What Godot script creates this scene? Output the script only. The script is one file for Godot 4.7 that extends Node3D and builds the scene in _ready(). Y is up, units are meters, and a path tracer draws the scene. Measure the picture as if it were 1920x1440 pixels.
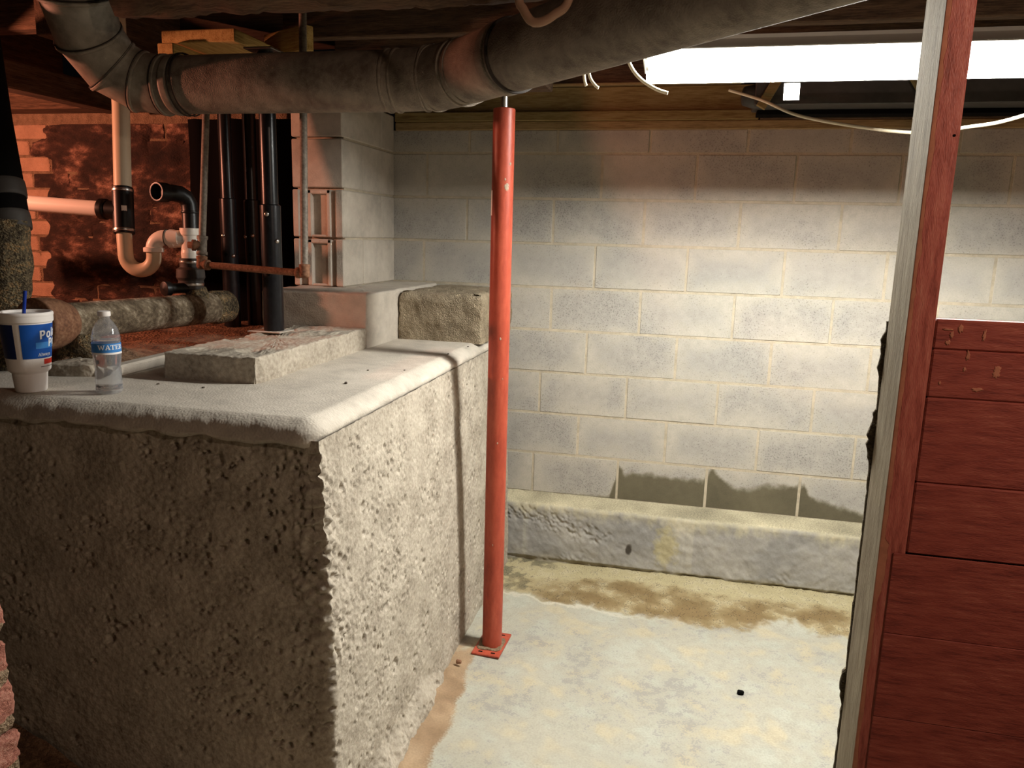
extends Node3D
# A basement corner: poured concrete pedestal, block wall, red jack post, plumbing and a duct under the joists.

var M := {}
var taken := {}
var fn := FastNoiseLite.new()      # soft value noise
var fc := FastNoiseLite.new()      # cellular noise for aggregate
const HALF := 0.2032               # half a block
const COURSE := 0.19768
const TOP := 1.09                  # top of the pedestal

# ---------------------------------------------------------------- mesh builder
func mb() -> Dictionary:
	return {"v": PackedVector3Array(), "n": PackedVector3Array(), "u": PackedVector2Array(), "i": PackedInt32Array()}

func tri(b: Dictionary, p: Vector3, q: Vector3, r: Vector3, out: Vector3) -> void:
	var n := (q - p).cross(r - p)
	if n.length_squared() < 1e-16:
		return
	n = n.normalized()
	var flip := n.dot(out) < 0.0
	if flip:
		n = -n
	var at: int = b.v.size()
	for w in [p, q, r]:
		b.v.append(w)
		b.n.append(n)
		b.u.append(Vector2(w.x + w.z, w.y))
	if flip:
		b.i.append_array(PackedInt32Array([at, at + 1, at + 2]))
	else:
		b.i.append_array(PackedInt32Array([at, at + 2, at + 1]))

func quad(b: Dictionary, p: Vector3, q: Vector3, r: Vector3, s: Vector3, out: Vector3) -> void:
	tri(b, p, q, r, out)
	tri(b, p, r, s, out)

func cbox(b: Dictionary, lo: Vector3, hi: Vector3, ch := 0.003, xf := Transform3D.IDENTITY) -> void:
	var c := (lo + hi) / 2.0
	var h := (hi - lo) / 2.0
	ch = minf(ch, minf(h.x, minf(h.y, h.z)) * 0.6)
	var k := func(sx: float, sy: float, sz: float, axis: int) -> Vector3:
		var e := h - Vector3.ONE * ch
		e[axis] = h[axis]
		return xf * (c + Vector3(sx * e.x, sy * e.y, sz * e.z))
	var signs := [[-1.0, -1.0], [1.0, -1.0], [1.0, 1.0], [-1.0, 1.0]]
	for axis in 3:
		for s in [-1.0, 1.0]:
			var p := []
			for g in signs:
				var t := Vector3.ZERO
				t[axis] = s
				t[(axis + 1) % 3] = g[0]
				t[(axis + 2) % 3] = g[1]
				p.append(k.call(t.x, t.y, t.z, axis))
			var o := Vector3.ZERO
			o[axis] = s
			quad(b, p[0], p[1], p[2], p[3], xf.basis * o)
	if ch <= 0.0:
		return
	for axis in 3:                       # edges along axis
		var a1 := (axis + 1) % 3
		var a2 := (axis + 2) % 3
		for s1 in [-1.0, 1.0]:
			for s2 in [-1.0, 1.0]:
				var t0 := Vector3.ZERO
				t0[a1] = s1
				t0[a2] = s2
				var t1 := t0
				t0[axis] = -1.0
				t1[axis] = 1.0
				var o := Vector3.ZERO
				o[a1] = s1
				o[a2] = s2
				quad(b, k.call(t0.x, t0.y, t0.z, a1), k.call(t1.x, t1.y, t1.z, a1), k.call(t1.x, t1.y, t1.z, a2), k.call(t0.x, t0.y, t0.z, a2), xf.basis * o)
	for sx in [-1.0, 1.0]:
		for sy in [-1.0, 1.0]:
			for sz in [-1.0, 1.0]:
				tri(b, k.call(sx, sy, sz, 0), k.call(sx, sy, sz, 1), k.call(sx, sy, sz, 2), xf.basis * Vector3(sx, sy, sz))

# smooth grid of points; wrap closes it in i
func grid(b: Dictionary, pts: Array, flip := false, wrap := false, uvs: Array = []) -> void:
	var nu := pts.size()
	var nv: int = pts[0].size()
	var at: int = b.v.size()
	for i in nu:
		for j in nv:
			var i0 := (i - 1 + nu) % nu if wrap else maxi(i - 1, 0)
			var i1 := (i + 1) % nu if wrap else mini(i + 1, nu - 1)
			var pu: Vector3 = pts[i1][j] - pts[i0][j]
			var pv: Vector3 = pts[i][mini(j + 1, nv - 1)] - pts[i][maxi(j - 1, 0)]
			var n := pu.cross(pv)
			if n.length_squared() < 1e-18:
				var jj := j + 1 if j < nv / 2 else j - 1
				pu = pts[i1][jj] - pts[i0][jj]
				n = pu.cross(pv)
			n = n.normalized()
			b.v.append(pts[i][j])
			b.n.append(-n if flip else n)
			if uvs.is_empty():
				b.u.append(Vector2(float(i) / (nu - 1), float(j) / (nv - 1)))
			else:
				b.u.append(uvs[i][j])
	for i in (nu if wrap else nu - 1):
		var ii := (i + 1) % nu
		for j in nv - 1:
			var p := at + i * nv + j
			var q := at + ii * nv + j
			var r := q + 1
			var s := p + 1
			if flip:
				b.i.append_array(PackedInt32Array([p, q, r, p, r, s]))
			else:
				b.i.append_array(PackedInt32Array([p, r, q, p, s, r]))

# profile of (radius, y) turned about y, put in place by xf
func lathe(b: Dictionary, prof: Array, seg := 24, xf := Transform3D.IDENTITY) -> void:
	var pts := []
	for i in seg:
		var a := TAU * i / seg
		var row := []
		for p in prof:
			row.append(xf * Vector3(cos(a) * p[0], p[1], sin(a) * p[0]))
		pts.append(row)
	grid(b, pts, true, true)

func hard(prof: Array) -> Array:          # doubles the inner points so that the edges stay crisp
	var out := [prof[0]]
	for k in range(1, prof.size() - 1):
		var a := Vector2(prof[k - 1][0], prof[k - 1][1])
		var p := Vector2(prof[k][0], prof[k][1])
		var c := Vector2(prof[k + 1][0], prof[k + 1][1])
		var q := p + (a - p).limit_length(0.0012)
		var r := p + (c - p).limit_length(0.0012)
		out.append([q.x, q.y])
		out.append([r.x, r.y])
	out.append(prof[-1])
	return out

func aim(p: Vector3, d: Vector3) -> Transform3D:   # y axis turned along d, origin p
	d = d.normalized()
	var x := Vector3.RIGHT if absf(d.x) < 0.9 else Vector3.FORWARD
	var z := x.cross(d).normalized()
	x = d.cross(z).normalized()
	return Transform3D(Basis(x, d, z), p)

func tube(b: Dictionary, path: Array, rad, seg := 16, caps := true, wob := 0.0) -> void:
	var n := path.size()
	var t0: Vector3 = (path[1] - path[0]).normalized()
	var x := Vector3.UP.cross(t0)
	if x.length() < 0.1:
		x = Vector3.RIGHT.cross(t0)
	x = x.normalized()
	var rows := []
	for k in n:
		var t: Vector3 = (path[mini(k + 1, n - 1)] - path[maxi(k - 1, 0)]).normalized()
		x = (x - t * x.dot(t)).normalized()
		var y := t.cross(x)
		var r: float = rad[k] if rad is Array else rad
		var ring := []
		for s in seg:
			var a := TAU * s / seg
			var dir := x * cos(a) + y * sin(a)
			var p: Vector3 = path[k] + dir * r
			if wob > 0.0:
				p += dir * fn.get_noise_3dv(p * 90.0) * wob
			ring.append(p)
		rows.append(ring)
	if caps:
		var c0 := []
		var c1 := []
		for s in seg:
			c0.append(path[0])
			c1.append(path[n - 1])
		rows.push_front(rows[0].duplicate())
		rows.push_front(c0)
		rows.push_back(rows[-1].duplicate())
		rows.push_back(c1)
	var pts := []
	for s in seg:
		var col := []
		for row in rows:
			col.append(row[s])
		pts.append(col)
	grid(b, pts, false, true)

func curve(pts: Array, step := 0.02) -> Array:
	var c := Curve3D.new()
	c.bake_interval = step
	for k in pts.size():
		var t: Vector3 = (pts[mini(k + 1, pts.size() - 1)] - pts[maxi(k - 1, 0)]) / 6.0
		c.add_point(pts[k], -t, t)
	return Array(c.get_baked_points())

func arc(c: Vector3, a: Vector3, b: Vector3, r: float, from: float, to: float, n := 8) -> Array:
	var out := []
	for k in n + 1:
		var t := lerpf(from, to, float(k) / n)
		out.append(c + a * cos(t) * r + b * sin(t) * r)
	return out

# rounded lump of concrete: sides, rounded top edge and top, roughened by noise
func lump(b: Dictionary, x0: float, x1: float, z0: float, z1: float, y0: float, y1: float, rp: float, rt: float, cell: float, amp: float, pit := 0.0) -> void:
	var ring := []
	var corners := [[x1 - rp, z1 - rp, 0.0], [x0 + rp, z1 - rp, PI / 2], [x0 + rp, z0 + rp, PI], [x1 - rp, z0 + rp, PI * 1.5]]
	for k in 4:
		var c: Array = corners[k]
		for a in 5:
			var t: float = c[2] + PI / 2 * a / 4.0
			ring.append([Vector2(c[0] + cos(t) * rp, c[1] + sin(t) * rp), Vector2(cos(t), sin(t))])
		var d: Array = corners[(k + 1) % 4]
		var e: Vector2 = ring[-1][0]
		var f := Vector2(d[0] + cos(d[2]) * rp, d[1] + sin(d[2]) * rp)
		var m := int(e.distance_to(f) / cell)
		for a in range(1, m):
			ring.append([e.lerp(f, float(a) / m), ring[-1][1]])
	var mid := Vector2((x0 + x1) / 2, (z0 + z1) / 2)
	var ny := maxi(2, int((y1 - y0 - rt) / cell))
	var nt := maxi(3, int(minf(x1 - x0, z1 - z0) / 2 / cell / 1.5))
	var pts := []
	for q in ring:
		var col := []
		var p2: Vector2 = q[0]
		var n2: Vector2 = q[1]
		for j in ny + 1:
			col.append([Vector3(p2.x, lerpf(y0, y1 - rt, float(j) / ny), p2.y), Vector3(n2.x, 0, n2.y)])
		for j in range(1, 5):
			var t := PI / 2 * j / 4.0
			var w := p2 - n2 * rt * (1.0 - cos(t))
			col.append([Vector3(w.x, y1 - rt + sin(t) * rt, w.y), Vector3(n2.x * cos(t), sin(t), n2.y * cos(t))])
		var e2 := p2 - n2 * rt
		for j in range(1, nt + 1):
			var w := e2.lerp(mid, float(j) / nt)
			col.append([Vector3(w.x, y1, w.y), Vector3.UP])
		var line := []
		for pn in col:
			line.append(pn[0] + pn[1] * rough(pn[0], amp, pit))
		pts.append(line)
	grid(b, pts, true, true)

func rough(p: Vector3, amp: float, pit: float) -> float:
	var d := fn.get_noise_3dv(p * 12.0) * amp * 1.2 + fn.get_noise_3dv(p * 60.0) * amp
	if pit > 0.0:
		var m := smoothstep(0.0, 0.35, fn.get_noise_3dv(p * 6.0 + Vector3(7, 3, 1)))
		d += (fc.get_noise_3dv(p * 48.0) * 0.5 - 0.5) * pit * m
	return d

func done(b: Dictionary, m: Material) -> ArrayMesh:
	var a := []
	a.resize(Mesh.ARRAY_MAX)
	a[Mesh.ARRAY_VERTEX] = b.v
	a[Mesh.ARRAY_NORMAL] = b.n
	a[Mesh.ARRAY_TEX_UV] = b.u
	a[Mesh.ARRAY_INDEX] = b.i
	var me := ArrayMesh.new()
	me.add_surface_from_arrays(Mesh.PRIMITIVE_TRIANGLES, a)
	me.surface_set_material(0, m)
	return me

# ---------------------------------------------------------------- scene tree
func numbered(n: String) -> String:
	if not taken.has(n):
		taken[n] = 0
		return n
	taken[n] += 1
	return "%s_%03d" % [n, taken[n]]

func tag(o: Node, label: String, category: String, group := "") -> void:
	o.set_meta("label", label)
	o.set_meta("category", category)
	if group:
		o.set_meta("group", group)

func thing(called: String, label: String, category: String, group := "", at := Vector3.ZERO) -> Node3D:
	var o := Node3D.new()
	o.name = numbered(called)
	add_child(o)
	o.position = at
	tag(o, label, category, group)
	return o

func part(parent: Node3D, called: String, b, m: Material = null, label := "") -> MeshInstance3D:
	var o := MeshInstance3D.new()
	o.name = called
	o.mesh = done(b, m) if b is Dictionary else b
	o.cast_shadow = GeometryInstance3D.SHADOW_CASTING_SETTING_ON
	parent.add_child(o, true)
	if label:
		o.set_meta("label", label)
	return o

func one(called: String, b, m: Material, label: String, category: String, group := "") -> MeshInstance3D:
	var o := part(self, numbered(called), b, m)
	tag(o, label, category, group)
	return o

func struct(called: String, b, m: Material, label: String) -> MeshInstance3D:
	var o := part(self, called, b, m)
	o.set_meta("kind", "structure")
	tag(o, label, called.split("_")[0])
	return o

func box(lo: Vector3, hi: Vector3, ch := 0.003, xf := Transform3D.IDENTITY) -> Dictionary:
	var b := mb()
	cbox(b, lo, hi, ch, xf)
	return b

# ---------------------------------------------------------------- textures and materials
func noise(kind: int, freq: float, oct: int, sd: int) -> FastNoiseLite:
	var f := FastNoiseLite.new()
	f.noise_type = kind
	f.frequency = freq
	f.seed = sd
	f.fractal_type = FastNoiseLite.FRACTAL_FBM if oct > 1 else FastNoiseLite.FRACTAL_NONE
	f.fractal_octaves = oct
	f.cellular_return_type = FastNoiseLite.RETURN_DISTANCE
	return f

func layer(size: int, freq: float, oct: int, sd: int, kind := FastNoiseLite.TYPE_SIMPLEX_SMOOTH) -> PackedByteArray:
	var im := noise(kind, freq, oct, sd).get_seamless_image(size, size, false, false, 0.12)
	im.convert(Image.FORMAT_L8)
	return im.get_data()

func ramp(stops: Array) -> PackedByteArray:   # 256 rgb triples from [[at, Color], ...]
	var g := Gradient.new()
	g.offsets = PackedFloat32Array(stops.map(func(s): return s[0]))
	g.colors = PackedColorArray(stops.map(func(s): return s[1]))
	var out := PackedByteArray()
	for k in 256:
		var c := g.sample(k / 255.0)
		out.append_array(PackedByteArray([c.r8, c.g8, c.b8]))
	return out

func mix_tex(size: int, layers: Array, stops: Array) -> ImageTexture:   # layers: [bytes, weight], summed about the middle
	var r := ramp(stops)
	var data := PackedByteArray()
	data.resize(size * size * 3)
	var n := layers.size()
	var l0: PackedByteArray = layers[0][0]
	var w0: float = layers[0][1]
	var l1: PackedByteArray = layers[1 % n][0]
	var w1: float = layers[1][1] if n > 1 else 0.0
	var l2: PackedByteArray = layers[2 % n][0]
	var w2: float = layers[2][1] if n > 2 else 0.0
	for k in size * size:
		var v := clampi(int(128.0 + (l0[k] - 128) * w0 + (l1[k] - 128) * w1 + (l2[k] - 128) * w2), 0, 255) * 3
		var at := k * 3
		data[at] = r[v]
		data[at + 1] = r[v + 1]
		data[at + 2] = r[v + 2]
	return ImageTexture.create_from_image(Image.create_from_data(size, size, false, Image.FORMAT_RGB8, data))

func grey(size: int, layers: Array) -> ImageTexture:
	return mix_tex(size, layers, [[0.0, Color.BLACK], [1.0, Color.WHITE]])

func c8(r: int, g: int, b: int) -> Color:
	return Color8(r, g, b)

func mat(col: Color, rgh := 0.85, tex: Texture2D = null, scale := Vector3.ONE, bump: Texture2D = null, depth := 0.0, metal := 0.0) -> StandardMaterial3D:
	var m := StandardMaterial3D.new()
	m.albedo_color = col
	m.roughness = rgh
	m.metallic = metal
	m.metallic_specular = 0.4
	if tex or bump:
		m.uv1_triplanar = true
		m.uv1_world_triplanar = true
		m.uv1_triplanar_sharpness = 4.0
		m.uv1_scale = scale
	if tex:
		m.albedo_texture = tex
	if bump:
		m.heightmap_enabled = true
		m.heightmap_texture = bump
		m.heightmap_scale = depth
	return m

const OFF := [0.0, 0.0, -0.0079, -0.0141, -0.0036, -0.0353, -0.0442, -0.0571, -0.0649]   # how far each course of blocks has drifted
const WALL_T := 3.2
const FLOOR_T := 2.6
const WET := [[-0.30, 0.30], [-0.10, 0.315], [-0.075, 0.40], [-0.06, 0.47], [-0.03, 0.43], [0.0, 0.447], [0.14, 0.437], [0.327, 0.436], [0.365, 0.50], [0.40, 0.46], [0.46, 0.42], [0.52, 0.408], [0.6, 0.44], [0.72, 0.447], [0.765, 0.46], [0.79, 0.41], [0.89, 0.38], [1.015, 0.35], [1.2, 0.325], [1.6, 0.30]]

func wet_top(x: float) -> float:
	if x < WET[0][0] or x > WET[-1][0]:
		return 0.0
	for k in range(1, WET.size()):
		if x < WET[k][0]:
			return lerpf(WET[k - 1][1], WET[k][1], (x - WET[k - 1][0]) / (WET[k][0] - WET[k - 1][0]))
	return 0.0

# block wall: tone of each block, cement smeared along its edges, damp stains on the lowest course, streaks on the footing
func wall_tex() -> ImageTexture:
	var W := 1280
	var n1 := layer(W, 0.006, 4, 11)
	var n2 := layer(W, 0.05, 3, 12)
	var n3 := layer(W, 0.28, 2, 13)
	var data := PackedByteArray()
	data.resize(W * W * 3)
	var a := c8(166, 162, 154)
	var warm := c8(190, 183, 168)
	var damp := c8(84, 78, 60)
	var cream := c8(190, 180, 148)
	for r in W:
		var y := WALL_T - float(r) / W * WALL_T
		if y > 2.2:
			if r > 80:
				continue
			for q in W:               # the ledge on top of the footing
				var k0 := r * W + q
				var f := 0.86 + (n1[k0] - 128) * 0.0016 + (n3[k0] - 128) * 0.0012
				data[k0 * 3] = int(192 * f)
				data[k0 * 3 + 1] = int(182 * f)
				data[k0 * 3 + 2] = int(152 * f)
			continue
		var c := clampi(int((2.082 - y) / COURSE), 0, 8)
		var ylo := 2.082 - (c + 1) * COURSE
		var dy := minf(y - ylo, ylo + COURSE - y)
		for q in W:
			var k := r * W + q
			var x := float(q) / W * WALL_T
			if x > 2.0:
				x -= WALL_T
			var b1 := (n1[k] - 128) / 128.0
			var b2 := (n2[k] - 128) / 128.0
			var b3 := (n3[k] - 128) / 128.0
			var col: Color
			if y < 0.303:
				var st := (n1[((k % W) + 300 * W)] - 128) / 128.0 + (n2[((k % W) + 500 * W)] - 128) / 256.0
				col = a.lerp(c8(144, 142, 138), clampf(0.5 - b1, 0.0, 1.0))
				col = col.lerp(cream, smoothstep(0.21, 0.30, y + st * 0.05 + b2 * 0.02) * 0.75)
				col = col.lerp(c8(200, 194, 178), smoothstep(0.28, 0.6, st) * 0.35)
				col = col.lerp(c8(184, 172, 128), smoothstep(0.07, 0.03, Vector2((x - 0.18) * 1.0, (y - 0.14) * 0.6).length() + b2 * 0.025) * 0.7)
				col = col.lerp(c8(58, 52, 44), smoothstep(0.024, 0.012, Vector2((x - 0.013) * 1.9, y - 0.111).length() * 0.7 + b2 * 0.004) * 0.9)
				col = col.lerp(c8(150, 138, 108), smoothstep(0.045, 0.0, y + b1 * 0.03) * 0.6)
			else:
				var u: float = (x - OFF[c]) / HALF - (1.0 if c % 2 == 1 else 0.0)
				var id := floori(u / 2.0)
				var fx: float = (u - id * 2.0) * HALF
				var d := minf(minf(fx, 2.0 * HALF - fx), dy)
				var h := sin(id * 91.7 + c * 37.3) * 0.5 + sin(id * 13.1 - c * 71.9) * 0.5
				col = a.lerp(c8(176, 170, 159), 0.5 + 0.5 * h)
				col = col.lerp(c8(156, 153, 148), smoothstep(0.1, 0.6, b1 + h * 0.3) * 0.35)
				var smear := smoothstep(0.075, 0.0, d + b1 * 0.05 + b2 * 0.03)
				col = col.lerp(warm, smear * 0.65)
				col = col.darkened(smoothstep(0.36, 0.62, b3 + b1 * 0.3) * 0.22)
				if y < 0.52:
					var wt := wet_top(x)
					if wt > 0.0:
						var wv := smoothstep(wt + 0.016, wt - 0.018, y + b2 * 0.010 + b3 * 0.003)
						col = col.lerp(damp.lerp(c8(100, 93, 72), clampf(0.4 + b1 * 0.8, 0.0, 1.0)), wv * 0.92)
			var f2 := 1.0 + b2 * 0.05 + b3 * 0.05
			data[k * 3] = clampi(int(col.r * 255.0 * f2), 0, 255)
			data[k * 3 + 1] = clampi(int(col.g * 255.0 * f2), 0, 255)
			data[k * 3 + 2] = clampi(int(col.b * 255.0 * f2), 0, 255)
	return ImageTexture.create_from_image(Image.create_from_data(W, W, false, Image.FORMAT_RGB8, data))

# old painted slab: pale worn paint, bare grey patches, brown dirt along the pedestal and a stained strip by the wall
func floor_tex() -> ImageTexture:
	var W := 1300
	var n1 := layer(W, 0.005, 4, 21)
	var n2 := layer(W, 0.035, 4, 22)
	var n3 := layer(W, 0.22, 2, 23)
	var n4 := layer(W, 0.011, 3, 24)
	var data := PackedByteArray()
	data.resize(W * W * 3)
	for r in W:
		var z := float(r) / W * FLOOR_T
		for q in W:
			var k := r * W + q
			var x := float(q) / W * FLOOR_T
			if x > 1.8:
				x -= FLOOR_T
			var b1 := (n1[k] - 128) / 128.0
			var b2 := (n2[k] - 128) / 128.0
			var b3 := (n3[k] - 128) / 128.0
			var b4 := (n4[k] - 128) / 128.0
			var col := c8(164, 160, 145)
			col = col.lerp(c8(184, 168, 134), smoothstep(0.05, 0.6, b4) * 0.45)
			col = col.lerp(c8(170, 172, 160), smoothstep(0.05, 0.6, -b4) * 0.5)
			col = col.lerp(c8(136, 133, 126), smoothstep(0.1, 0.55, b2 * 0.7 + b3 * 0.65 - b1 * 0.55 - 0.06) * 0.85)
			var strip := smoothstep(0.035, -0.035, z - 0.50 + b1 * 0.09 + b2 * 0.03)
			if strip > 0.0:
				var s := c8(176, 164, 128)
				var band := smoothstep(0.25, 0.34, z + b1 * 0.08 + b2 * 0.03) * smoothstep(-0.55, -0.25, x + b2 * 0.1)
				s = s.lerp(c8(122, 102, 68), band * clampf(0.8 + b4 * 0.5, 0.3, 1.0))
				s = s.lerp(c8(104, 98, 78), smoothstep(-0.3, -0.5, x + b1 * 0.15) * smoothstep(-0.2, 0.4, b2 + b4) * 0.8)
				s = s.lerp(c8(192, 181, 150), smoothstep(-0.1, 0.7, b2 * 0.7 - b4 * 0.8) * 0.5)
				s = s.darkened(smoothstep(0.25, 0.6, b3 + b2 * 0.5) * 0.35)
				col = col.lerp(s, strip)
			col = col.lerp(c8(196, 190, 172), smoothstep(0.03, 0.0, absf(z - 0.53 + b1 * 0.09 + b2 * 0.03)) * smoothstep(0.3, -0.1, x) * 0.7)
			var edge := -0.462 + b1 * 0.05 + b2 * 0.02 + 0.03 * smoothstep(1.3, 1.8, z)
			var dirt := smoothstep(0.014, -0.014, x - edge + b3 * 0.012 + b2 * 0.012) * smoothstep(0.93, 1.0, z + b2 * 0.05)
			col = col.lerp(c8(134, 110, 84).lerp(c8(160, 136, 108), clampf(0.5 + b4, 0.0, 1.0)), dirt)
			var f := 1.0 + b3 * 0.07 + b2 * 0.05
			data[k * 3] = clampi(int(col.r * 255.0 * f), 0, 255)
			data[k * 3 + 1] = clampi(int(col.g * 255.0 * f), 0, 255)
			data[k * 3 + 2] = clampi(int(col.b * 255.0 * f), 0, 255)
	return ImageTexture.create_from_image(Image.create_from_data(W, W, false, Image.FORMAT_RGB8, data))

func materials() -> void:
	var big := layer(512, 0.008, 4, 1)
	var mid := layer(512, 0.035, 4, 2)
	var fine := layer(512, 0.2, 3, 3)
	var cell := layer(512, 0.09, 1, 4, FastNoiseLite.TYPE_CELLULAR)
	var grain := grey(512, [[fine, 0.9], [mid, 0.5]])
	var gravel := grey(512, [[cell, 0.9], [fine, 0.5]])
	var conc := mix_tex(1024, [[layer(1024, 0.006, 4, 31), 0.45], [layer(1024, 0.05, 4, 32), 0.5], [layer(1024, 0.3, 2, 33), 0.35]], [[0.0, c8(98, 88, 76)], [0.25, c8(146, 136, 121)], [0.5, c8(168, 158, 142)], [0.75, c8(184, 174, 158)], [1.0, c8(210, 200, 184)]])
	var skim := mix_tex(512, [[big, 0.6], [mid, 0.3], [fine, 0.2]], [[0.0, c8(164, 156, 144)], [0.5, c8(190, 181, 167)], [1.0, c8(208, 199, 185)]])
	var three := Vector3.ONE
	M.concrete = mat(Color.WHITE, 0.95, conc, three * 1.1, gravel, 0.25)
	M.skim = mat(Color.WHITE, 0.9, skim, three * 1.3, grain, 0.12)
	M.crust = mat(c8(222, 214, 198), 0.95, conc, three * 1.6, grain, 0.5)
	M.wall = mat(Color.WHITE, 0.95, wall_tex(), three / WALL_T, null)
	M.mortar = mat(c8(255, 251, 238), 0.95, skim, three * 3.0, grain, 0.2)
	M.floor = mat(Color.WHITE, 0.8, floor_tex(), three / FLOOR_T, null)
	M.dirt = mat(Color.WHITE, 1.0, mix_tex(512, [[big, 0.6], [mid, 0.5], [fine, 0.5]], [[0.0, c8(70, 50, 38)], [0.5, c8(120, 92, 70)], [1.0, c8(160, 132, 104)]]), three * 2.0, gravel, 0.6)
	M.bare_brick = mat(Color.WHITE, 0.95, mix_tex(512, [[big, 0.9], [mid, 0.6], [fine, 0.25]], [[0.0, c8(34, 25, 21)], [0.45, c8(54, 38, 31)], [0.62, c8(78, 56, 45)], [0.8, c8(118, 88, 72)], [1.0, c8(160, 128, 108)]]), Vector3(0.8, 1.3, 0.8), grain, 0.5)
	M.pale_brick = mat(c8(222, 190, 168), 0.95, skim, three * 2.0, grain, 0.4)
	M.brick = mat(Color.WHITE, 0.95, mix_tex(512, [[big, 0.5], [mid, 0.8], [fine, 0.5]], [[0.0, c8(116, 66, 54)], [0.5, c8(168, 108, 90)], [1.0, c8(198, 150, 130)]]), three * 6.0, grain, 0.4)
	M.old_mortar = mat(c8(196, 176, 156), 1.0, conc, three * 4.0, gravel, 0.5)
	# timber: one grain picture, stretched along the board by the scale
	var wd := [[big, 0.5], [mid, 0.7], [fine, 0.3]]
	var dark := mix_tex(512, wd, [[0.0, c8(52, 38, 28)], [0.5, c8(92, 70, 52)], [1.0, c8(124, 98, 74)]])
	var pine := mix_tex(512, wd, [[0.0, c8(150, 116, 62)], [0.5, c8(196, 166, 100)], [1.0, c8(216, 192, 130)]])
	var weather := mix_tex(512, wd, [[0.0, c8(122, 110, 92)], [0.5, c8(166, 153, 130)], [1.0, c8(190, 178, 154)]])
	var redw := mix_tex(512, wd, [[0.0, c8(112, 48, 42)], [0.45, c8(156, 74, 62)], [0.75, c8(170, 88, 73)], [1.0, c8(192, 116, 96)]])
	var along_x := Vector3(0.7, 9, 9)
	var along_y := Vector3(9, 0.7, 9)
	var along_z := Vector3(9, 9, 0.7)
	M.joist = mat(Color.WHITE, 0.9, dark, along_x, grain, 0.2)
	M.joist_z = mat(Color.WHITE, 0.9, dark, along_z, grain, 0.2)
	M.sill = mat(c8(182, 186, 196), 0.9, pine, along_x)
	M.sill_pale = mat(c8(232, 214, 176), 0.9, weather, along_x)
	M.rim_wood = mat(c8(176, 180, 190), 0.9, pine, along_x)
	M.pine_x = mat(Color.WHITE, 0.8, pine, along_x)
	M.pine_z = mat(Color.WHITE, 0.8, pine, along_z)
	M.stud = mat(Color.WHITE, 0.9, weather, along_y, grain, 0.1)
	M.red_x = mat(Color.WHITE, 0.65, redw, Vector3(0.9, 7, 7), grain, 0.08)
	M.red_y = mat(Color.WHITE, 0.5, mix_tex(512, wd, [[0.0, c8(140, 70, 60)], [0.45, c8(182, 98, 85)], [0.75, c8(194, 114, 98)], [1.0, c8(210, 142, 122)]]), Vector3(7, 0.9, 7), grain, 0.08)
	M.chipped = mat(c8(255, 178, 152), 0.85, skim, three * 5.0)
	M.worn_red = mat(c8(255, 176, 152), 0.8, skim, three * 6.0)
	M.plaster = mat(c8(150, 140, 122), 1.0, conc, three * 4.0, gravel, 0.6)
	# metal, plastic
	M.red_paint = mat(Color.WHITE, 0.42, mix_tex(512, [[big, 0.4], [mid, 0.4], [fine, 0.3]], [[0.0, c8(128, 50, 36)], [0.5, c8(162, 70, 50)], [0.86, c8(174, 84, 62)], [0.93, c8(190, 128, 110)], [1.0, c8(206, 176, 162)]]), Vector3(4, 1.2, 4))
	M.scuff = mat(c8(222, 208, 196), 0.9, skim, three * 6.0)
	M.black_paint = mat(Color.WHITE, 0.3, mix_tex(512, [[mid, 0.5], [fine, 0.5], [big, 0.3]], [[0.0, c8(10, 10, 12)], [0.6, c8(22, 23, 26)], [0.85, c8(38, 40, 44)], [1.0, c8(90, 92, 96)]]), Vector3(6, 2, 6))
	M.black_dull = mat(c8(14, 13, 13), 0.9)
	M.black_dull.metallic_specular = 0.15
	M.grit = mat(c8(70, 60, 50), 0.9)
	M.rubber = mat(c8(20, 19, 19), 0.38)
	M.grey_rubber = mat(c8(62, 58, 54), 0.6)
	M.steel = mat(c8(190, 186, 180), 0.3, null, three, null, 0.0, 1.0)
	M.iron = mat(Color.WHITE, 0.85, mix_tex(512, [[big, 0.7], [mid, 0.7], [fine, 0.4]], [[0.0, c8(70, 58, 44)], [0.45, c8(112, 98, 78)], [0.7, c8(146, 132, 110)], [1.0, c8(196, 186, 164)]]), three * 3.0, grain, 0.4)
	M.crusty = mat(Color.WHITE, 0.95, mix_tex(512, [[big, 0.7], [mid, 0.9], [fine, 0.5]], [[0.0, c8(52, 44, 34)], [0.4, c8(104, 92, 70)], [0.65, c8(140, 126, 98)], [0.8, c8(160, 116, 66)], [1.0, c8(186, 176, 150)]]), three * 4.0, gravel, 1.0)
	M.gas_pipe = mat(Color.WHITE, 0.55, mix_tex(512, [[big, 0.5], [mid, 0.6], [fine, 0.4]], [[0.0, c8(84, 74, 64)], [0.5, c8(124, 114, 102)], [1.0, c8(156, 146, 132)]]), three * 5.0)
	M.rusty = mat(Color.WHITE, 0.8, mix_tex(512, [[big, 0.5], [mid, 0.7], [fine, 0.4]], [[0.0, c8(84, 54, 38)], [0.5, c8(126, 88, 64)], [1.0, c8(160, 126, 98)]]), three * 5.0)
	M.pvc = mat(c8(238, 232, 220), 0.35)
	M.pvc_old = mat(c8(206, 192, 164), 0.4)
	M.duct = mat(Color.WHITE, 0.7, mix_tex(512, [[big, 0.7], [mid, 0.4], [fine, 0.25]], [[0.0, c8(80, 68, 58)], [0.5, c8(124, 112, 98)], [1.0, c8(154, 142, 126)]]), three * 2.0, grain, 0.15)
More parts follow.
